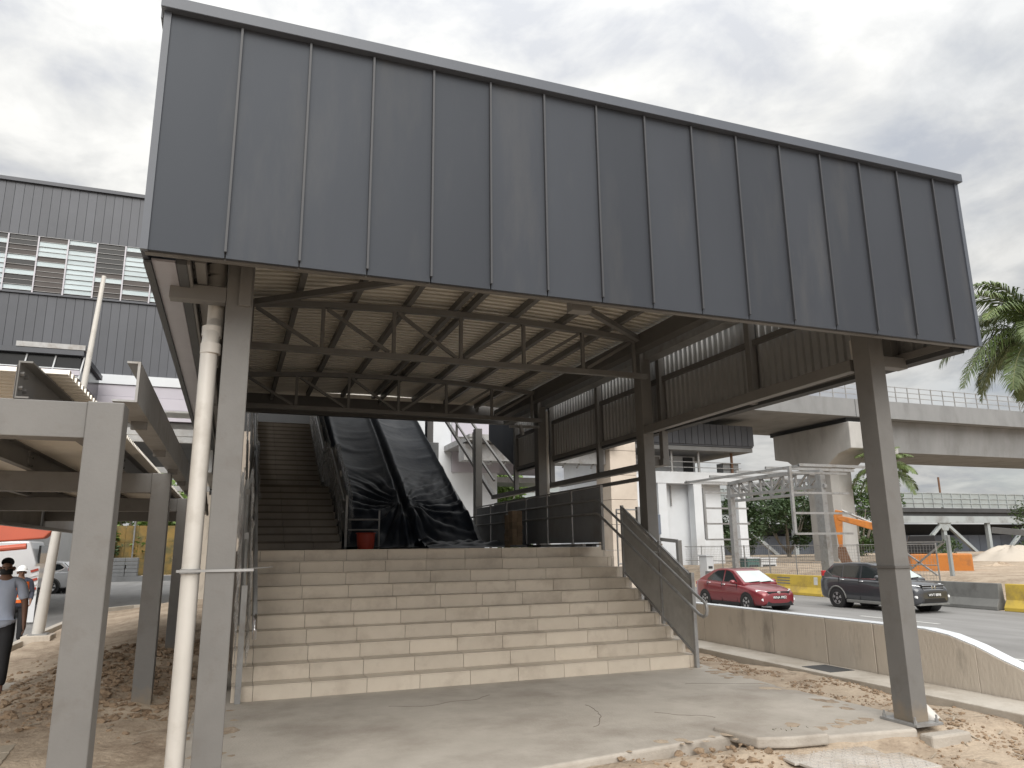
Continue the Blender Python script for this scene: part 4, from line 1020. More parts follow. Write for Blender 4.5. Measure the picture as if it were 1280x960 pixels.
barrier(23.6, 27.6, 'yellow_paint', 'yellow barrier half hidden behind the grey car', False)
barrier(19.35, 22.5, 'barrier_grey', 'dark grey concrete barrier to the right of the grey car')
barrier(15.2, 19.1, 'yellow_paint', 'yellow barrier cut by the right edge of the picture')
barrier(33, 37, 'barrier_grey', 'grey barrier behind the red car')
bw = MB(); bw.prism([(25.5, -.8), (26.1, -.8), (25.95, .3), (25.7, .3)], 1, 22.75, 23.0); tag(bw.build('brown_board', 'rust'), 'brown upright board at the end of the dark grey barrier', 'board')

# site cabinets and debris
for (x, y, w, h, mt, lab) in ((31.5, 40.5, .9, .8, 'teal_box', 'dark green cabinet box behind the mesh fence'), (32.7, 40.5, 1.2, .75, 'white_paint', 'white cabinet box beside the dark green one'), (28.0, 40.2, .5, 1.0, 'white_paint', 'narrow white cabinet near the white building')):
    t = thing('site_cabinet', lab, 'cabinet', (x, y, -.5)); m = MB(); m.box(x - w / 2, x + w / 2, y - .4, y + .4, -.6, h - .1); m.build('cabinet_body', mt, t, bevel=.02)
    m = MB(); m.box(x - w / 2 - .06, x + w / 2 + .06, y - .46, y + .46, h - .095, h - .02); m.build('cabinet_lid', 'white_paint', t); m = MB(); m.box(x - w / 2 + .1, x + w / 2 - .1, y - .415, y - .402, .15, .3); m.build('vent', 'bridge_dark', t)
random.seed(11)
def heap(cx, cy, rx, ry, h, name, mt, label, z0):
    m = MB()
    def fn(u, v):
        a = u * 2 * math.pi; r = v; rr_ = 1 + .18 * nz(math.cos(a) * 1.5, math.sin(a) * 1.5, cx)
        return (cx + rx * r * rr_ * math.cos(a), cy + ry * r * rr_ * math.sin(a), z0 + h * (.5 + .5 * math.cos(math.pi * min(1, r))) * (1 + .3 * nz(r * 4, a * 2, cx)) - .25 * r)
    m.grid(fn, 40, 14); o = m.build(name, mt, smooth=True); return tag(o, label, 'heap')
heap(55, 40, 6.5, 4.5, 1.5, 'sand_heap', 'sand', 'pale rounded sand heap on the building site', -.3)
heap(44, 33, 6, 2.0, .8, 'soil_heap', 'dirt', 'low brown soil heap in front of the excavator', -.5)
heap(33, 43, 5, 1.6, .9, 'soil_heap', 'dirt', 'low brown soil bank in front of the white building', -.4)

# old railway bridge on trestles
rb = thing('railway_bridge', 'old grey steel railway viaduct on braced trestles at the back', 'bridge', (85, 80, 0))
m = MB(); m.box(30, 190, 80, 88, 5.3, 6.2); m.build('deck', 'bridge_dark', rb)
m = MB(); m.box(30, 190, 79.7, 79.98, 4.4, 5.35); m.build('edge_girder', 'bridge_steel', rb)
m = MB(); m.box(30, 190, 79.6, 79.9, 5.9, 6.5); m.build('fascia_beam', 'bridge_dark', rb)
rl = MB(); x = 40
while x < 180: rl.box(x - .05, x + .05, 79.7, 79.8, 6.5, 8.7); x += 1.9
for z in (7.2, 7.9, 8.65): rl.box(30, 190, 79.72, 79.78, z - .05, z + .05)
rl.build('railing', 'bridge_steel', rb)
gl = MB(); gl.box(30, 190, 79.82, 79.84, 6.6, 8.6); gl.build('screen', 'pale_screen', rb)
for i, x in enumerate((52, 61, 70, 79, 88, 97, 106, 115, 124)):
    q = MB(); q.box(x - .28, x + .28, 80, 80.5, -.5, 4.4); q.build('trestle_leg', 'bridge_steel', rb)
    if i % 2 == 1:
        for s_ in (-1, 1):
            q = MB(); q.bar((x + s_ * .4, 80.1, 4.3), (x + s_ * 6.5, 80.1, -.3), .42, .42); q.build('trestle_brace', 'bridge_steel', rb)
        q = MB(); q.prism([(x - 1.3, 4.4), (x + 1.3, 4.4), (x + .5, 3.3), (x - .5, 3.3)], 1, 79.9, 80.1); q.build('gusset', 'bridge_steel', rb)
for x in (97, 118):
    q = MB(); q.tube([(x, 80, 6.5), (x, 80, 11)], .14, 8); q.build('signal_mast', 'rust', rb)
q = MB(); q.box(30, 190, 86, 87, 2.6, 4.4); q.build('far_girder', 'bridge_dark', rb)
hd = thing('blue_hoarding', 'long blue-grey metal hoarding under the railway viaduct', 'hoarding', (85, 84, 0))
hm = MB(); hm.box(0, 2.3, 0, .1, 0, 3.0); hm = hm.mesh('panel', 'hoarding')
for i in range(60): place('panel', hm, hd, (38 + i * 2.36, 84, -.3))
for x, y, w, h in ((78, 90, 6, 2), (92, 92, 9, 1.4), (108, 91, 5, 2.4), (62, 90, 5, 1.6)):
    t = thing('site_shed', 'pale roofed shed %s under the viaduct' % {78: 'left of the second trestle', 92: 'with the longest roof', 108: 'at far right', 62: 'behind the palm'}[x], 'shed', (x, y, 0), 'sheds under the viaduct')
    m = MB(); m.box(x - w / 2, x + w / 2, y - 1, y + 1, 0, 2.6 + h * .3); m.build('wall', 'concrete', t); m = MB(); m.prism([(x - w / 2 - .3, 2.62 + h * .3), (x + w / 2 + .3, 2.62 + h * .3), (x, 3.2 + h * .3)], 1, y - 1.3, y + 1.3); m.build('roof', 'galv', t)

# ============================================================ VEHICLES
def loft(m, st_):
    rings = []
    for x, half in st_:
        ring = [(x, y, z) for y, z in half] + [(x, -y, z) for y, z in reversed(half[1:-1])]
        rings.append(ring)
    n = len(rings[0]); b = len(m.v)
    for r_ in rings: m.v += r_
    for i in range(len(rings) - 1):
        for k in range(n): m.f.append((b + i * n + k, b + i * n + (k + 1) % n, b + (i + 1) * n + (k + 1) % n, b + (i + 1) * n + k))
    m.f.append(tuple(b + k for k in range(n))); m.f.append(tuple(b + (len(rings) - 1) * n + k for k in range(n - 1, -1, -1)))
def text_mesh(txt, size, mt):
    cu = bpy.data.curves.new('lettering', 'FONT'); cu.body = txt; cu.size = size; cu.align_x = 'CENTER'; cu.align_y = 'CENTER'; cu.extrude = .002
    o = bpy.data.objects.new('lettering', cu); COL.objects.link(o)
    dg = bpy.context.evaluated_depsgraph_get(); me = bpy.data.meshes.new_from_object(o.evaluated_get(dg)); bpy.data.objects.remove(o); bpy.data.curves.remove(cu)
    me.materials.clear(); me.materials.append(MATS[mt]); return me
def wheel(par, x, y, r, side, w=.2):
    t = MB()
    prof_ = [(r * .64, -w / 2), (r * .9, -w / 2), (r, -w * .36), (r, w * .36), (r * .9, w / 2), (r * .64, w / 2), (r * .6, 0)]
    n = 28
    for k in range(n):
        a = 2 * math.pi * k / n
        for q, d in prof_: t.v.append((x + q * math.cos(a), y + d, r + q * math.sin(a)))
    L_ = len(prof_)
    for k in range(n):
        for j in range(L_): t.f.append((k * L_ + j, ((k + 1) % n) * L_ + j, ((k + 1) % n) * L_ + (j + 1) % L_, k * L_ + (j + 1) % L_))
    wo_ = t.build('wheel', 'rubber', par, smooth='auto')
    d = MB(); d.tube([(x, y - side * .02, r), (x, y + side * w * .18, r)], r * .62, 24); d.build('brake_disc', 'black_trim', wo_)
    s = MB()
    for k in range(5):
        a = 2 * math.pi * k / 5 + .3
        for da in (-.16, .16):
            s.bar((x + .07 * math.cos(a), y + side * w * .36, r + .07 * math.sin(a)), (x + r * .64 * math.cos(a + da), y + side * w * .4, r + r * .64 * math.sin(a + da)), r * .13, .03, (0, 1, 0))
    s.tube([(x, y + side * w * .2, r), (x, y + side * w * .46, r)], r * .17, 14)
    n = 28
    for k in range(n):
        a, b = 2 * math.pi * k / n, 2 * math.pi * (k + 1) / n
        s.bar((x + r * .64 * math.cos(a), y + side * w * .4, r + r * .64 * math.sin(a)), (x + r * .64 * math.cos(b), y + side * w * .4, r + r * .64 * math.sin(b)), .03, .02, (0, 1, 0))
    s.build('rim', 'alloy', wo_)
def car(label, paint, P, loc, heading, plate_txt=None, plate_col='plate_white', name='car', cat='car'):
    t = thing(name, label, cat, (0, 0, 0))
    m = MB(); st_ = []
    for x, w, zb, zs, zt in P['body']:
        mid = (zb + zs) / 2
        st_.append((x, [(0, zb), (w * .88, zb), (w * .985, zb + .09), (w, mid), (w * .99, zs - .10), (w * .93, zs - .01), (w * .6, zs + .75 * (zt - zs)), (0, zt)]))
    loft(m, st_); bo = m.build('body', paint, t, smooth=True)
    ss_ = bo.modifiers.new('sub', 'SUBSURF'); ss_.levels = 2; ss_.render_levels = 2
    zb0, yb0_, zr0, yr0 = P['side']
    def yy(z): return yb0_ + (z - zb0) / (zr0 - zb0) * (yr0 - yb0_)
    ln = P['line']            # greenhouse outline in (x,z), from windscreen foot over the roof to the rear foot
    m = MB(); n = len(ln)
    for s_ in (1, -1):
        for x, z in ln: m.v.append((x, s_ * yy(z), z))
        m.v.append((ln[-1][0] + .05, s_ * (yy(zb0) + .02), zb0 - .12)); m.v.append((ln[0][0] - .05, s_ * (yy(zb0) + .02), zb0 - .12))
    N_ = n + 2
    m.f.append(tuple(range(N_))); m.f.append(tuple(N_ + k for k in range(N_ - 1, -1, -1)))
    for k in range(N_): m.f.append((k, (k + 1) % N_, N_ + (k + 1) % N_, N_ + k))
    m.build('cabin', paint, t, smooth='auto', bevel=.05, seg=4)
    # glazing
    for s_ in (1, -1):
        for poly in P['win']:
            w_ = MB(); k = len(poly)
            w_.add([(x, s_ * (yy(z) + .004), z) for x, z in poly] + [(x, s_ * (yy(z) - .02), z) for x, z in poly], [tuple(range(k)), tuple(range(2 * k - 1, k - 1, -1))] + [(i, (i + 1) % k, k + (i + 1) % k, k + i) for i in range(k)])
            w_.build('side_window', 'glass_car', t)
        if P.get('trim'):
            w_ = MB()
            for a, b in zip(P['trim'], P['trim'][1:]): w_.bar((a[0], s_ * (yy(a[1]) + .006), a[1]), (b[0], s_ * (yy(b[1]) + .006), b[1]), .012, .028, (0, 0, 1))
            w_.build('window_trim', 'chrome', t)
    def pane(i, j, f0, f1, mt, nm):
        (xa, za_), (xb, zb2) = ln[i], ln[j]
        a = Vector((xa, 0, za_)); b = Vector((xb, 0, zb2)); nrm = Vector((b.z - a.z, 0, -(b.x - a.x))).normalized()
        if nrm.z < 0: nrm = -nrm
        p, q = a.lerp(b, f0) + nrm * .007, a.lerp(b, f1) + nrm * .007
        w_ = MB(); yp, yq = yy(p.z) - .09, yy(q.z) - .075
        w_.grid(lambda u, v: (p.lerp(q, v).x + .03 * (1 - (2 * u - 1) ** 2), (yp + (yq - yp) * v) * (2 * u - 1), p.lerp(q, v).z), 6, 4); w_.build(nm, mt, t, smooth=True)
    pane(0, 1, .08, .93, 'glass_screen', 'windscreen'); pane(n - 1, n - 2, .15, .92, 'glass_car', 'rear_window')
    w_ = MB(); w_.bar((ln[0][0] - .02, -.5, ln[0][1] + .035), (ln[0][0] - .04, -.02, ln[0][1] + .06), .02, .02); w_.bar((ln[0][0] - .02, .1, ln[0][1] + .035), (ln[0][0] - .04, .5, ln[0][1] + .06), .02, .02); w_.build('wiper', 'black_trim', t)
    r = P['r']; ws_ = P['wheels']; W_ = P['w']
    for s_ in (1, -1):
        for x in ws_:
            a = MB(); a.tube([(x, s_ * .45, r + .015), (x, s_ * (W_ + .004), r + .015)], r + .055, 28); a.build('wheel_arch', 'black_trim', t)
            if P.get('cladding'):
                c_ = MB(); c_.tube([(x + (r + .085) * math.cos(k * math.pi / 12), s_ * (W_ - .01), r + (r + .085) * math.sin(k * math.pi / 12)) for k in range(13)], .034, 6); c_.build('arch_trim', 'barrier_grey', t, smooth=True)
            wheel(t, x, s_ * (W_ - .085), r, s_)
        h = MB()
        for x, z in P['handles']: h.tube([(x - .1, s_ * (W_ - .012), z), (x - .06, s_ * (W_ + .022), z + .004), (x + .06, s_ * (W_ + .022), z + .004), (x + .1, s_ * (W_ - .012), z)], .016, 8)
        h.build('door_handle', 'chrome', t, smooth=True)
        mi = MB(); mx_, mz_ = P['mirror']; mi.blob((mx_, s_ * (W_ + .07), mz_), .12, 2, .05, .68); mi.bar((mx_ + .02, s_ * (W_ - .12), mz_ - .06), (mx_, s_ * (W_ + .04), mz_ - .02), .05, .05); mi.build('wing_mirror', paint, t, smooth=True)
        hl = MB(); y0_ = min(q[0] for q in P['lamp']); fx_ = [P['lampx'][1] - P['lampx'][2] * (y_ - y0_) - .35 * (z_ - P['lamp'][0][1]) for y_, z_ in P['lamp']]; kk = len(P['lamp'])
        hl.add([(fx_[i], s_ * y_, z_) for i, (y_, z_) in enumerate(P['lamp'])] + [(fx_[i] - .12, s_ * (y_ - .02), z_) for i, (y_, z_) in enumerate(P['lamp'])], [tuple(range(kk)), tuple(range(2 * kk - 1, kk - 1, -1))] + [(i, (i + 1) % kk, kk + (i + 1) % kk, kk + i) for i in range(kk)]); hl.build('headlight', 'lamp_lens', t, bevel=.008)
        tl = MB(); x_, y_, z0_, z1_, d_ = P['tail']; tl.box(x_ - d_, x_ + d_, min(s_ * (y_ - .12), s_ * (y_ + .02)), max(s_ * (y_ - .12), s_ * (y_ + .02)), z0_, z1_); tl.build('tail_light', 'tail_red', t, bevel=.02)
        dl = MB()
        for x, z0_, z1_ in P['doors']: dl.box(x - .005, x + .005, min(s_ * (W_ - .04), s_ * (W_ + .001)), max(s_ * (W_ - .04), s_ * (W_ + .001)), z0_, z1_)
        dl.build('door_gap', 'black_trim', t)
        fg = MB(); fg.tube([(P['fog'][0] - .06, s_ * P['fog'][1], P['fog'][2]), (P['fog'][0], s_ * P['fog'][1], P['fog'][2])], .045, 12); fg.build('fog_lamp', 'lamp_lens', t)
        sk = MB(); sk.box(ws_[1] + r + .1, ws_[0] - r - .1, min(s_ * (W_ - .06), s_ * (W_ + .002)), max(s_ * (W_ - .06), s_ * (W_ + .002)), P['body'][4][2] - .01, P['body'][4][2] + .1); sk.build('sill', 'black_trim' if not P.get('cladding') else 'barrier_grey', t, bevel=.02)
    for nm, mt, bx in P['front']:
        f = MB(); f.prism(bx[0], 0, bx[1], bx[2]); f.build(nm, mt, t, bevel=.01)
    if plate_txt:
        x_, z_ = P['plate']; f = MB(); f.box(x_ - .02, x_, -.26, .26, z_ - .06, z_ + .06); po = f.build('number_plate', 'plate_black', t)
        me = text_mesh(plate_txt, .125, plate_col); o = bpy.data.objects.new('plate_text', me); COL.objects.link(o); o.parent = po; o.location = (x_ + .003, 0, z_); o.rotation_euler = (R(90), 0, R(90))
    t.location = loc; t.rotation_euler = (0, 0, R(heading)); return t
SEDAN = dict(body=[(2.10, .50, .30, .56, .62), (2.05, .70, .20, .66, .72), (1.85, .81, .17, .74, .81), (1.45, .86, .17, .83, .91), (1.0, .87, .17, .92, .99), (0, .87, .17, .95, .98), (-1, .87, .17, .99, 1.02), (-1.55, .86, .18, 1.03, 1.08), (-1.95, .80, .24, 1.03, 1.08), (-2.10, .66, .36, .86, .95)],
    side=(.95, .775, 1.45, .60), line=[(1.12, .96), (.34, 1.41), (-.05, 1.48), (-.55, 1.47), (-.95, 1.40), (-1.75, 1.07)],
    win=[[(.70, 1.0), (.33, 1.30), (.12, 1.385), (-.10, 1.41), (-.10, .995)], [(-.19, .995), (-.19, 1.41), (-.60, 1.39), (-.86, 1.30), (-1.18, 1.09), (-1.20, 1.03)]],
    r=.30, wheels=(1.30, -1.25), w=.862, handles=[(-.02, .89), (-.95, .93)], mirror=(.66, 1.0), lamp=[(.44, .64), (.78, .69), (.75, .76), (.46, .71)], lampx=(1.82, 2.06, .75), tail=(-1.93, .735, .80, .93, .07), doors=[(.78, .3, .92), (-.15, .25, .96), (-1.08, .45, .98)], fog=(2.03, .68, .42),
    front=[('grille', 'black_trim', ([(-.44, .60), (.44, .60), (.50, .70), (-.50, .70)], 1.9, 2.075)), ('lower_intake', 'black_trim', ([(-.62, .20), (.62, .20), (.44, .46), (-.44, .46)], 1.9, 2.085)), ('emblem', 'chrome', ([(-.075, .655), (0, .61), (.075, .655), (.05, .705), (-.05, .705)], 2.06, 2.09)), ('grille_bar', 'chrome', ([(-.5, .585), (.5, .585), (.5, .60), (-.5, .60)], 1.95, 2.08))], plate=(2.1, .49))
SUV = dict(body=[(2.26, .52, .36, .72, .82), (2.20, .76, .26, .84, .92), (1.98, .86, .23, .93, 1.0), (1.55, .905, .23, 1.0, 1.08), (1.05, .91, .23, 1.07, 1.14), (0, .91, .23, 1.08, 1.12), (-1, .91, .24, 1.11, 1.14), (-1.7, .905, .25, 1.14, 1.16), (-2.12, .86, .30, 1.12, 1.16), (-2.26, .76, .40, 1.0, 1.05)],
    side=(1.08, .82, 1.66, .64), line=[(1.30, 1.10), (.48, 1.58), (.1, 1.665), (-.7, 1.675), (-1.55, 1.62), (-2.12, 1.16)],
    win=[[(.92, 1.13), (.50, 1.42), (.22, 1.53), (-.08, 1.555), (-.08, 1.115)], [(-.17, 1.115), (-.17, 1.555), (-.98, 1.55), (-.98, 1.13)], [(-1.06, 1.135), (-1.06, 1.545), (-1.45, 1.51), (-1.72, 1.34), (-1.66, 1.27)]],
    trim=[(.96, 1.105), (0, 1.09), (-1.0, 1.105), (-1.5, 1.16), (-1.8, 1.33), (-1.52, 1.54)],
    r=.35, wheels=(1.36, -1.26), w=.902, handles=[(-.02, 1.0), (-.95, 1.03)], mirror=(.84, 1.17), lamp=[(.48, .83), (.84, .89), (.80, .97), (.50, .92)], lampx=(1.9, 2.20, .80), tail=(-2.03, .775, 1.08, 1.34, .07), doors=[(.92, .4, 1.06), (-.13, .36, 1.1), (-1.12, .6, 1.12)], fog=(2.2, .74, .55), cladding=True,
    front=[('grille', 'black_trim', ([(-.46, .74), (.46, .74), (.52, .95), (-.52, .95)], 1.98, 2.23)), ('grille_bar', 'chrome', ([(-.5, .925), (.5, .925), (.5, .945), (-.5, .945)], 2.1, 2.25)), ('grille_bar', 'chrome', ([(-.48, .85), (.48, .85), (.48, .868), (-.48, .868)], 2.1, 2.25)), ('grille_bar', 'chrome', ([(-.46, .775), (.46, .775), (.46, .793), (-.46, .793)], 2.1, 2.25)), ('emblem', 'chrome', ([(-.085, .80), (-.05, .80), (-.045, .85), (.045, .85), (.05, .80), (.085, .80), (.1, .92), (.06, .92), (.05, .88), (-.05, .88), (-.06, .92), (-.1, .92)], 2.2, 2.262)), ('lower_intake', 'black_trim', ([(-.56, .36), (.56, .36), (.46, .50), (-.46, .50)], 2.0, 2.262)), ('skid_plate', 'barrier_grey', ([(-.7, .27), (.7, .27), (.62, .34), (-.62, .34)], 2.0, 2.255))], plate=(2.275, .61))
car('dark red sedan driving along the road beyond the low wall', 'paint_red', SEDAN, (18.72, 24.62, -.8), -90, 'WNA 9952')
car('dark grey sport utility car passing behind the right-hand canopy column', 'paint_grey', SUV, (22.72, 21.75, -.8), -90, 'WVT 8898')
car('white sport utility car seen from behind at far left', 'paint_white', SUV, (-9.6, 47.5, -.56), 160, None)

# white truck with red crane boom at far left
tk = thing('crane_truck', 'white lorry with an orange-red folding crane boom', 'truck', (-7.4, 29, -.56))
m = MB(); m.prism([(-9.9, .35), (-6.1, .35), (-6.1, 1.2), (-6.35, 1.95), (-9.9, 2.0)], 1, 29.5, 31.5); m.build('cab', 'paint_white', tk, bevel=.06)
m = MB(); m.box(-9.1, -7.5, 29.46, 29.52, 1.2, 1.7); m.build('window', 'glass_car', tk, bevel=.02)
m = MB(); m.box(-6.13, -6.06, 29.8, 31.2, 1.2, 1.8); m.build('windscreen', 'glass_car', tk)
m = MB(); m.box(-10, -6.0, 29.5, 31.5, -.15, .33); m.build('chassis', 'black_trim', tk)
for x in (-9.2, -6.9):
    m = MB(); m.tube([(x, 29.45, -.1), (x, 29.8, -.1)], .46, 20); m.build('wheel', 'rubber', tk)
m = MB(); m.prism([(-10.5, 1.62), (-6.0, 1.92), (-5.3, 1.98), (-5.1, 2.2), (-5.35, 2.5), (-6.2, 2.52), (-10.5, 2.38)], 1, 26.2, 26.7); m.build('crane_boom', 'boom_red', tk, bevel=.04)
m = MB(); m.box(-7.1, -6.8, 26.3, 26.6, -.3, 1.85); m.build('crane_post', 'boom_red', tk, bevel=.02)
m = MB(); m.tube([(-8.4, 26.1, 1.5), (-5.7, 26.1, 1.75)], .09, 10); m.build('hydraulic_ram', 'boom_red', tk)
m = MB(); m.box(-8.6, -6.4, 26, 27, -.2, .25); m.build('crane_base', 'black_trim', tk)
st_ = thing('striped_board', 'red and white striped warning board beside the truck', 'sign', (-5.6, 27, -.5))
for k in range(6):
    m = MB(); m.bar((-5.70, 27, .3 + k * .14), (-5.50, 27, .36 + k * .14), .03, .07, (0, 0, 1)); m.build('stripe', 'bucket' if k % 2 else 'paint_white', st_)
m = MB(); m.box(-5.72, -5.48, 27.03, 27.06, -.5, 1.15); m.build('board', 'paint_white', st_)

# excavator
ex = thing('excavator', 'orange excavator with raised arm on the building site', 'excavator', (0, 0, 0))
m = MB()
for y in (-1.1, 1.1): m.prism([(-1.6, .12), (-1.3, 0), (1.3, 0), (1.6, .12), (1.7, .4), (1.5, .75), (-1.5, .75), (-1.7, .4)], 1, y - .25, y + .25)
m.build('tracks', 'black_trim', ex)
m = MB(); m.box(-1.9, 1.2, -1.2, 1.2, .85, 1.9); m.build('house', 'orange_paint', ex, bevel=.08)
m = MB(); m.prism([(-.2, 1.9), (1.25, 1.9), (1.35, 2.2), (1.1, 2.95), (-.2, 2.95)], 1, .25, 1.15); m.build('cab', 'black_trim', ex, bevel=.05)
m = MB(); m.prism([(1.0, 1.5), (1.0, 2.0), (2.2, 3.6), (2.9, 3.75), (4.6, 4.2), (4.9, 4.15), (4.85, 3.95), (2.95, 3.3), (2.5, 3.1), (1.5, 1.5)], 1, -.45, -.15); m.build('boom', 'orange_paint', ex, bevel=.04)
m = MB(); m.prism([(4.55, 4.5), (4.95, 4.6), (5.1, 4.2), (4.95, 2.3), (4.75, 2.3)], 1, -.42, -.18); m.build('stick', 'orange_paint', ex, bevel=.03)
m = MB(); m.prism([(4.6, 2.35), (5.0, 2.35), (5.05, 1.7), (4.8, 1.2), (4.3, 1.4), (4.45, 1.8)], 1, -.7, .1); m.build('bucket', 'rust', ex, bevel=.03)
m = MB(); m.tube([(1.6, -.3, 2.0), (3.0, -.3, 3.2)], .08, 8); m.tube([(3.0, -.3, 3.75), (4.6, -.3, 4.55)], .07, 8); m.build('hydraulic_ram', 'galv', ex)
ex.location = (35.4, 30.2, -.75); ex.rotation_euler = (0, 0, math.atan2(.72, -.69)); ex.scale = (.92, .92, .92)

# ============================================================ PEOPLE
def skinned(name, V, E, mt, par, root=None, sub=2):
    me = bpy.data.meshes.new(name); ks = list(V); ix = {k: i for i, k in enumerate(ks)}
    me.from_pydata([V[k][0] for k in ks], [(ix[a], ix[b]) for a, b in E], []); me.materials.append(MATS[mt])
    o = bpy.data.objects.new(name, me); COL.objects.link(o)
    if par: o.parent = par
    md = o.modifiers.new('skin', 'SKIN'); md.use_smooth_shade = True
    for i, k in enumerate(ks):
        r = V[k][1]; r = r if isinstance(r, tuple) else (r, r)
        me.skin_vertices[0].data[i].radius = r; me.skin_vertices[0].data[i].use_root = (k == (root or ks[0]))
    s_ = o.modifiers.new('sub', 'SUBSURF'); s_.levels = sub; s_.render_levels = sub
    return o
def person(label, loc, rotz, H, shirt, trousers, pose, vest=False, hat=None, mask=False, hair='mask_black'):
    k = H / 1.72
    t = thing('person', label, 'person', (0, 0, 0))
    # local: facing -Y
    A = dict(pelvis=((0, 0, .93), (.135, .10)), waist=((0, 0, 1.06), (.125, .095)), chest=((0, .01, 1.27), (.155, .11)), neckb=((0, .015, 1.43), (.07, .065)), neck=((0, .0, 1.50), .052), head=((0, -.01, 1.60), (.072, .088)), crown=((0, .0, 1.675), (.066, .08)))
    Eg = [('pelvis', 'waist'), ('waist', 'chest'), ('chest', 'neckb'), ('neckb', 'neck'), ('neck', 'head'), ('head', 'crown')]
    for s_, sd in ((-1, 'r'), (1, 'l')):
        p = pose[sd]
        A['sh' + sd] = ((s_ * .185, .01, 1.40), .062); A['el' + sd] = (p['el'], .045); A['wr' + sd] = (p['wr'], .030)
        d = (Vector(p['wr']) - Vector(p['el'])).normalized(); pa = Vector(p['wr']) + d * .075
        A['pa' + sd] = (tuple(pa), (.024, .036))
        Eg += [('neckb', 'sh' + sd), ('sh' + sd, 'el' + sd), ('el' + sd, 'wr' + sd), ('wr' + sd, 'pa' + sd)]
        for f in range(4):
            off = Vector((0, (f - 1.5) * .019, 0)); ln_ = (.062, .072, .068, .052)[f]
            b1 = pa + off + d * .045; b2 = b1 + d * ln_ * .5 + Vector((-s_ * .006, 0, 0)); b3 = b2 + d * ln_ * .5 + Vector((-s_ * .018, 0, 0))
            A['f%da' % f + sd] = (tuple(b1), .0095); A['f%db' % f + sd] = (tuple(b2), .0085); A['f%dc' % f + sd] = (tuple(b3), .0075)
            Eg += [('pa' + sd, 'f%da' % f + sd), ('f%da' % f + sd, 'f%db' % f + sd), ('f%db' % f + sd, 'f%dc' % f + sd)]
        t1 = pa + Vector((0, -.04, 0)) + d * .005; t2 = t1 + d * .045 + Vector((0, -.015, 0)); A['t1' + sd] = (tuple(t1), .011); A['t2' + sd] = (tuple(t2), .009)
        Eg += [('wr' + sd, 't1' + sd), ('t1' + sd, 't2' + sd)]
        A['hip' + sd] = ((s_ * .095, 0, .88), .088); A['kn' + sd] = (p['kn'], .056); A['an' + sd] = (p['an'], .038)
        Eg += [('pelvis', 'hip' + sd), ('hip' + sd, 'kn' + sd), ('kn' + sd, 'an' + sd)]
        an = Vector(p['an']); A['to' + sd] = (tuple(an + Vector((s_ * .02, -.16, -.055))), (.036, .028)); Eg += [('an' + sd, 'to' + sd)]
    skinned('body', A, Eg, 'skin', t, 'pelvis')
    Sh = dict(hem=((0, 0, .80), (.20, .16)), low=((0, 0, .93), (.182, .142)), waist=((0, 0, 1.06), (.158, .12)), chest=((0, .01, 1.27), (.182, .132)), neckb=((0, .015, 1.43), (.095, .085)))
    Es = [('hem', 'low'), ('low', 'waist'), ('waist', 'chest'), ('chest', 'neckb')]
    for s_, sd in ((-1, 'r'), (1, 'l')):
        p = pose[sd]; sh = Vector((s_ * .185, .01, 1.40)); el = Vector(p['el'])
        Sh['sh' + sd] = (tuple(sh), .078); Es.append(('neckb', 'sh' + sd))
        Sh['mid' + sd] = (tuple(sh.lerp(el, .55)), .072); Sh['cuf' + sd] = (tuple(sh.lerp(el, .86)), .07); Es += [('sh' + sd, 'mid' + sd), ('mid' + sd, 'cuf' + sd)]
        if vest: Sh['el' + sd] = (p['el'], .058); Sh['wr' + sd] = (p['wr'], .045); Es += [('cuf' + sd, 'el' + sd), ('el' + sd, 'wr' + sd)]
    sh_ = skinned('shirt', Sh, Es, shirt, t, 'waist')
    Tr = dict(waist=((0, 0, 1.04), (.165, .13)), pelvis=((0, 0, .90), (.18, .14)))
    Et = [('waist', 'pelvis')]
    for s_, sd in ((-1, 'r'), (1, 'l')):
        p = pose[sd]; an = Vector(p['an'])
        Tr['hip' + sd] = ((s_ * .097, 0, .83), .105); Tr['kn' + sd] = (p['kn'], .078); Tr['an' + sd] = (tuple(an + Vector((0, 0, .01))), .068)
        Et += [('pelvis', 'hip' + sd), ('hip' + sd, 'kn' + sd), ('kn' + sd, 'an' + sd)]
    skinned('trousers', Tr, Et, trousers, t, 'pelvis')
    for s_, sd in ((-1, 'r'), (1, 'l')):
        an = Vector(pose[sd]['an']); m = MB()
        m.grid(lambda u, v: (an.x + s_ * .015 * v + (.042 - .012 * abs(2 * v - 1) ** 3) * math.cos(2 * math.pi * u), an.y + .07 - .27 * v + .0, max(an.z - .085, an.z - .045 + (.05 - .035 * v) * math.sin(2 * math.pi * u))), 14, 8); m.build('shoe', 'black_trim', t, smooth=True)
    # head details
    hm = MB()
    for s_ in (-1, 1):
        hm.blob((s_ * .033, -.092, 1.612), .012, 1, 0, .7)
    hm.build('eyes', 'black_trim', t, smooth=True)
    nn = MB(); nn.blob((0, -.104, 1.582), .017, 2, .05, 1.5); nn.build('nose', 'skin', t, smooth=True)
    ee = MB()
    for s_ in (-1, 1): ee.blob((s_ * .078, .005, 1.592), .024, 2, .05, 1.3)
    ee.build('ears', 'skin', t, smooth=True)
    if mask:
        q = MB(); q.grid(lambda u, v: (.078 * math.sin((u - .5) * 2.6), -.012 - .10 * math.cos((u - .5) * 2.6) - .014 * math.sin(v * math.pi), 1.515 + .075 * v), 12, 6); q.build('face_mask', 'mask_black', t, smooth=True)
    else:
        q = MB(); q.blob((0, -.093, 1.548), .022, 1, 0, .3); q.build('mouth', 'rust', t, smooth=True)
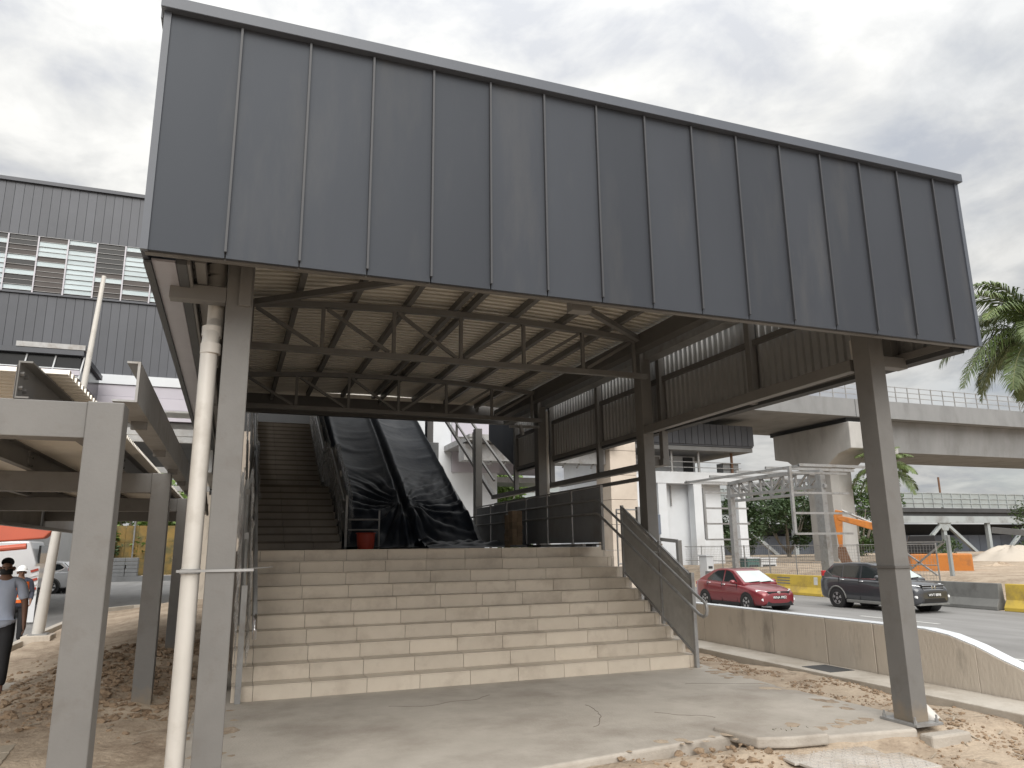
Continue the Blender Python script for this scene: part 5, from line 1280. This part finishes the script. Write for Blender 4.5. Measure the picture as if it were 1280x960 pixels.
    if hat:
        q = MB()
        q.grid(lambda u, v: (.108 * math.cos(2 * math.pi * u) * math.cos(v * 1.57) , .128 * math.sin(2 * math.pi * u) * math.cos(v * 1.57), 1.645 + .115 * math.sin(v * 1.57)), 24, 10); ho = q.build('hard_hat', hat, t, smooth=True)
        q = MB(); q.grid(lambda u, v: ((.10 + .03 * v) * math.cos(2 * math.pi * u), (.12 + .03 * v + .03 * v * max(0, -math.sin(2 * math.pi * u))) * math.sin(2 * math.pi * u), 1.648 - .012 * v), 24, 2); q.build('brim', hat, ho, smooth=True)
    else:
        q = MB(); q.grid(lambda u, v: (.076 * math.cos(2 * math.pi * u) * math.cos(v * 1.57), .012 + .090 * math.sin(2 * math.pi * u) * math.cos(v * 1.57), 1.672 - .05 * math.sin(2 * math.pi * u) * (1 - v) + .062 * math.sin(v * 1.57)), 22, 10); q.build('hair', hair, t, smooth=True)
    if vest:
        q = MB(); q.grid(lambda u, v: ((.20 - .02 * v) * math.cos(2 * math.pi * u), .005 + (.150 - .008 * v) * math.sin(2 * math.pi * u), .93 + .46 * v), 26, 8); vo = q.build('vest', 'hivis', t, smooth=True)
        for z in (1.0, 1.16):
            q = MB(); q.grid(lambda u, v: (.203 * math.cos(2 * math.pi * u), .005 + .153 * math.sin(2 * math.pi * u), z + .05 * v), 26, 1); q.build('reflective_band', 'reflective', vo, smooth=True)
    t.scale = (k, k, k); t.location = loc; t.rotation_euler = (0, 0, R(rotz)); return t
walk = dict(r=dict(el=(-.25, .10, 1.14), wr=(-.24, .02, .90), kn=(-.10, .10, .48), an=(-.10, .32, .14)), l=dict(el=(.26, -.02, 1.13), wr=(.28, -.16, .90), kn=(.10, -.17, .50), an=(.10, -.26, .09)))
stand = dict(r=dict(el=(-.25, .04, 1.13), wr=(-.20, -.16, 1.02), kn=(-.10, -.02, .50), an=(-.10, .03, .09)), l=dict(el=(.25, .02, 1.13), wr=(.22, -.14, .98), kn=(.10, -.03, .50), an=(.11, .02, .09)))
person('man in light blue shirt, black trousers and face mask walking at left edge', (-2.80, 11.95, -.225), 10, 1.70, 'cloth_blue', 'cloth_dark', walk, mask=True)
person('worker in white hard hat and orange vest standing beside the truck', (-4.50, 20.5, -.50), 20, 1.74, 'cloth_navy', 'cloth_dark', stand, vest=True, hat='hat_white')

# ============================================================ VEGETATION
def palm(label, base, crown, nf, fl, seed, group='palms'):
    random.seed(seed)
    t = thing('palm_tree', label, 'palm', base, group)
    b, c_ = Vector(base), Vector(crown); m = MB(); pts = [b.lerp(c_, i / 10) + Vector((.12 * math.sin(i * .7), .1 * math.cos(i * .5), 0)) * (0 if i in (0, 10) else 1) for i in range(11)]
    m.tube(pts, [.24 - .012 * i for i in range(11)], 14); m.build('trunk', 'bark', t, smooth=True)
    for f in range(nf):
        az_ = 2 * math.pi * f / nf * 1.0 + f * 2.4 + U(-.2, .2); el = R(70) - R(85) * (f / nf) + U(-.12, .12); ln = fl * U(.85, 1.1)
        p = Vector(crown); d = Vector((math.cos(az_) * math.cos(el), math.sin(az_) * math.cos(el), math.sin(el))); seg = 16; rp = [p.copy()]; dr_ = U(.10, .15)
        for i in range(seg):
            d = (d + Vector((0, 0, -dr_ * (.5 + i / seg)))).normalized(); p = p + d * ln / seg; rp.append(p.copy())
        rb_ = MB(); rb_.tube(rp, [.035 * (1 - .8 * i / seg) for i in range(seg + 1)], 6, False); fo = rb_.build('frond', 'palm_rib', t, smooth=True)
        lv = MB(); nl = 84
        for k in range(3, nl):
            u = k / nl * seg; i = min(int(u), seg - 1); q = rp[i].lerp(rp[i + 1], u - i); td = (rp[i + 1] - rp[i]).normalized()
            sd = td.cross(Vector((0, 0, 1)));
            if sd.length < .05: sd = Vector((math.sin(az_), -math.cos(az_), 0))
            sd.normalize(); upv = sd.cross(td)
            L_ = ln * .27 * math.sin(math.pi * min(.97, .12 + .86 * k / nl)) ** .7 * U(.85, 1.1)
            for s_ in (-1, 1):
                dirv = (sd * s_ * .85 + td * .55 + upv * U(-.1, .35)).normalized(); w_ = td * .034
                a0 = q; a1 = q + dirv * L_ * .5 + Vector((0, 0, -.05 * L_)); a2 = q + dirv * L_ * .85 + Vector((0, 0, -.42 * L_ * U(.7, 1.2)))
                lv.add([a0 - w_ * .6, a0 + w_ * .6, a1 + w_, a1 - w_, a2], [(0, 1, 2, 3), (3, 2, 4)])
        struct(lv.build('leaflets', 'palm_leaf', fo), kind='stuff')
palm('tall palm with drooping fronds at the right edge beside the viaduct', (28.9, 18.2, -.4), (28.8, 18.35, 9.3), 34, 3.8, 4)
palm('smaller palm partly hidden behind the right-hand canopy column', (45.6, 42.0, -.4), (45.5, 41.9, 6.9), 20, 2.9, 8)
def tree(label, loc, h, R_, mt, n, seed, leaf=.22, name='tree', group=None, trunk=True, low=.35):
    random.seed(seed); t = thing(name, label, 'tree' if name == 'tree' else 'shrub', loc, group)
    x, y, z = loc; m = MB()
    tops = []
    for k in range(6):
        a = 2 * math.pi * k / 6 + U(-.4, .4); e_ = Vector((x + R_ * .55 * math.cos(a), y + R_ * .55 * math.sin(a), z + h * U(.55, .9))); tops.append(e_)
        m.tube([(x, y, z + h * low), (x + R_ * .2 * math.cos(a), y + R_ * .2 * math.sin(a), z + h * (low + .12)), e_], [.05 * h * .5, .02 * h * .6, .01 * h * .4], 6)
    m.tube([(x, y, z - .2), (x, y, z + h * low * .6), (x, y, z + h * .6)], [.035 * h, .026 * h, .014 * h], 10); m.build('trunk', 'bark', t, smooth=True)
    cl_ = []
    for k in range(26):
        a = U(0, 6.28); rr_ = R_ * math.sqrt(U(.02, 1)); zz_ = z + h * (low + (1 - low) * U(.05, .93)); f = math.sqrt(max(.1, 1 - ((zz_ - z) / h - (low + 1) / 2) ** 2 / ((1 - low) / 2) ** 2 * .75))
        cl_.append((Vector((x + rr_ * f * math.cos(a), y + rr_ * f * math.sin(a), zz_)), R_ * U(.18, .36)))
    lv = MB()
    for _ in range(n):
        c_, r_ = random.choice(cl_); d = Vector((random.gauss(0, 1), random.gauss(0, 1), random.gauss(0, .8))).normalized(); p = c_ + d * r_ * U(.55, 1.05)
        a = Vector((random.gauss(0, 1), random.gauss(0, 1), random.gauss(0, .6))).normalized() * leaf * U(.6, 1.2); b_ = a.cross(Vector((random.gauss(0, 1), random.gauss(0, 1), random.gauss(0, 1)))).normalized() * leaf * .36
        lv.add([p - a * .5, p + b_ * .5, p + a * .5, p - b_ * .5], [(0, 1, 2, 3)])
    struct(lv.build('crown', mt, t), kind='stuff')
tree('light green leafy tree seen under the canopy frame behind the landing', (13.2, 40, -.5), 6.2, 3.4, 'leaf_light', 9000, 1, .36, low=.05)
tree('dark tree left of the steel portal frame', (49.5, 66, -.2), 7.0, 3.6, 'leaf_dark', 8000, 2, .45, low=.1)
tree('dark round tree seen through the portal frame', (57, 66.5, -.2), 8.8, 4.6, 'leaf_dark', 9000, 3, .5, low=.1)
tree('dark green tree just right of the concrete pier', (64.5, 64, -.2), 8.6, 4.0, 'leaf', 8000, 4, .45, low=.1)
tree('bushy tree above the yellow hoarding at far left', (-7.0, 69, -.3), 8.5, 5.0, 'leaf_light', 13000, 5, .6, low=.2)
tree('dark bushy tree beside the walkway post at far left', (-9.2, 63.8, -.3), 3.0, 1.6, 'leaf_dark', 1600, 6, .3, low=.05)
tree('low green bush at the right edge behind the sand heap', (75, 50, -.3), 5.2, 4.0, 'leaf', 3200, 7, .36, name='shrub', low=.02)
tree('small green bush behind the orange excavator', (50, 41.5, -.3), 2.4, 1.5, 'leaf_dark', 1200, 9, .26, name='shrub', low=.02)
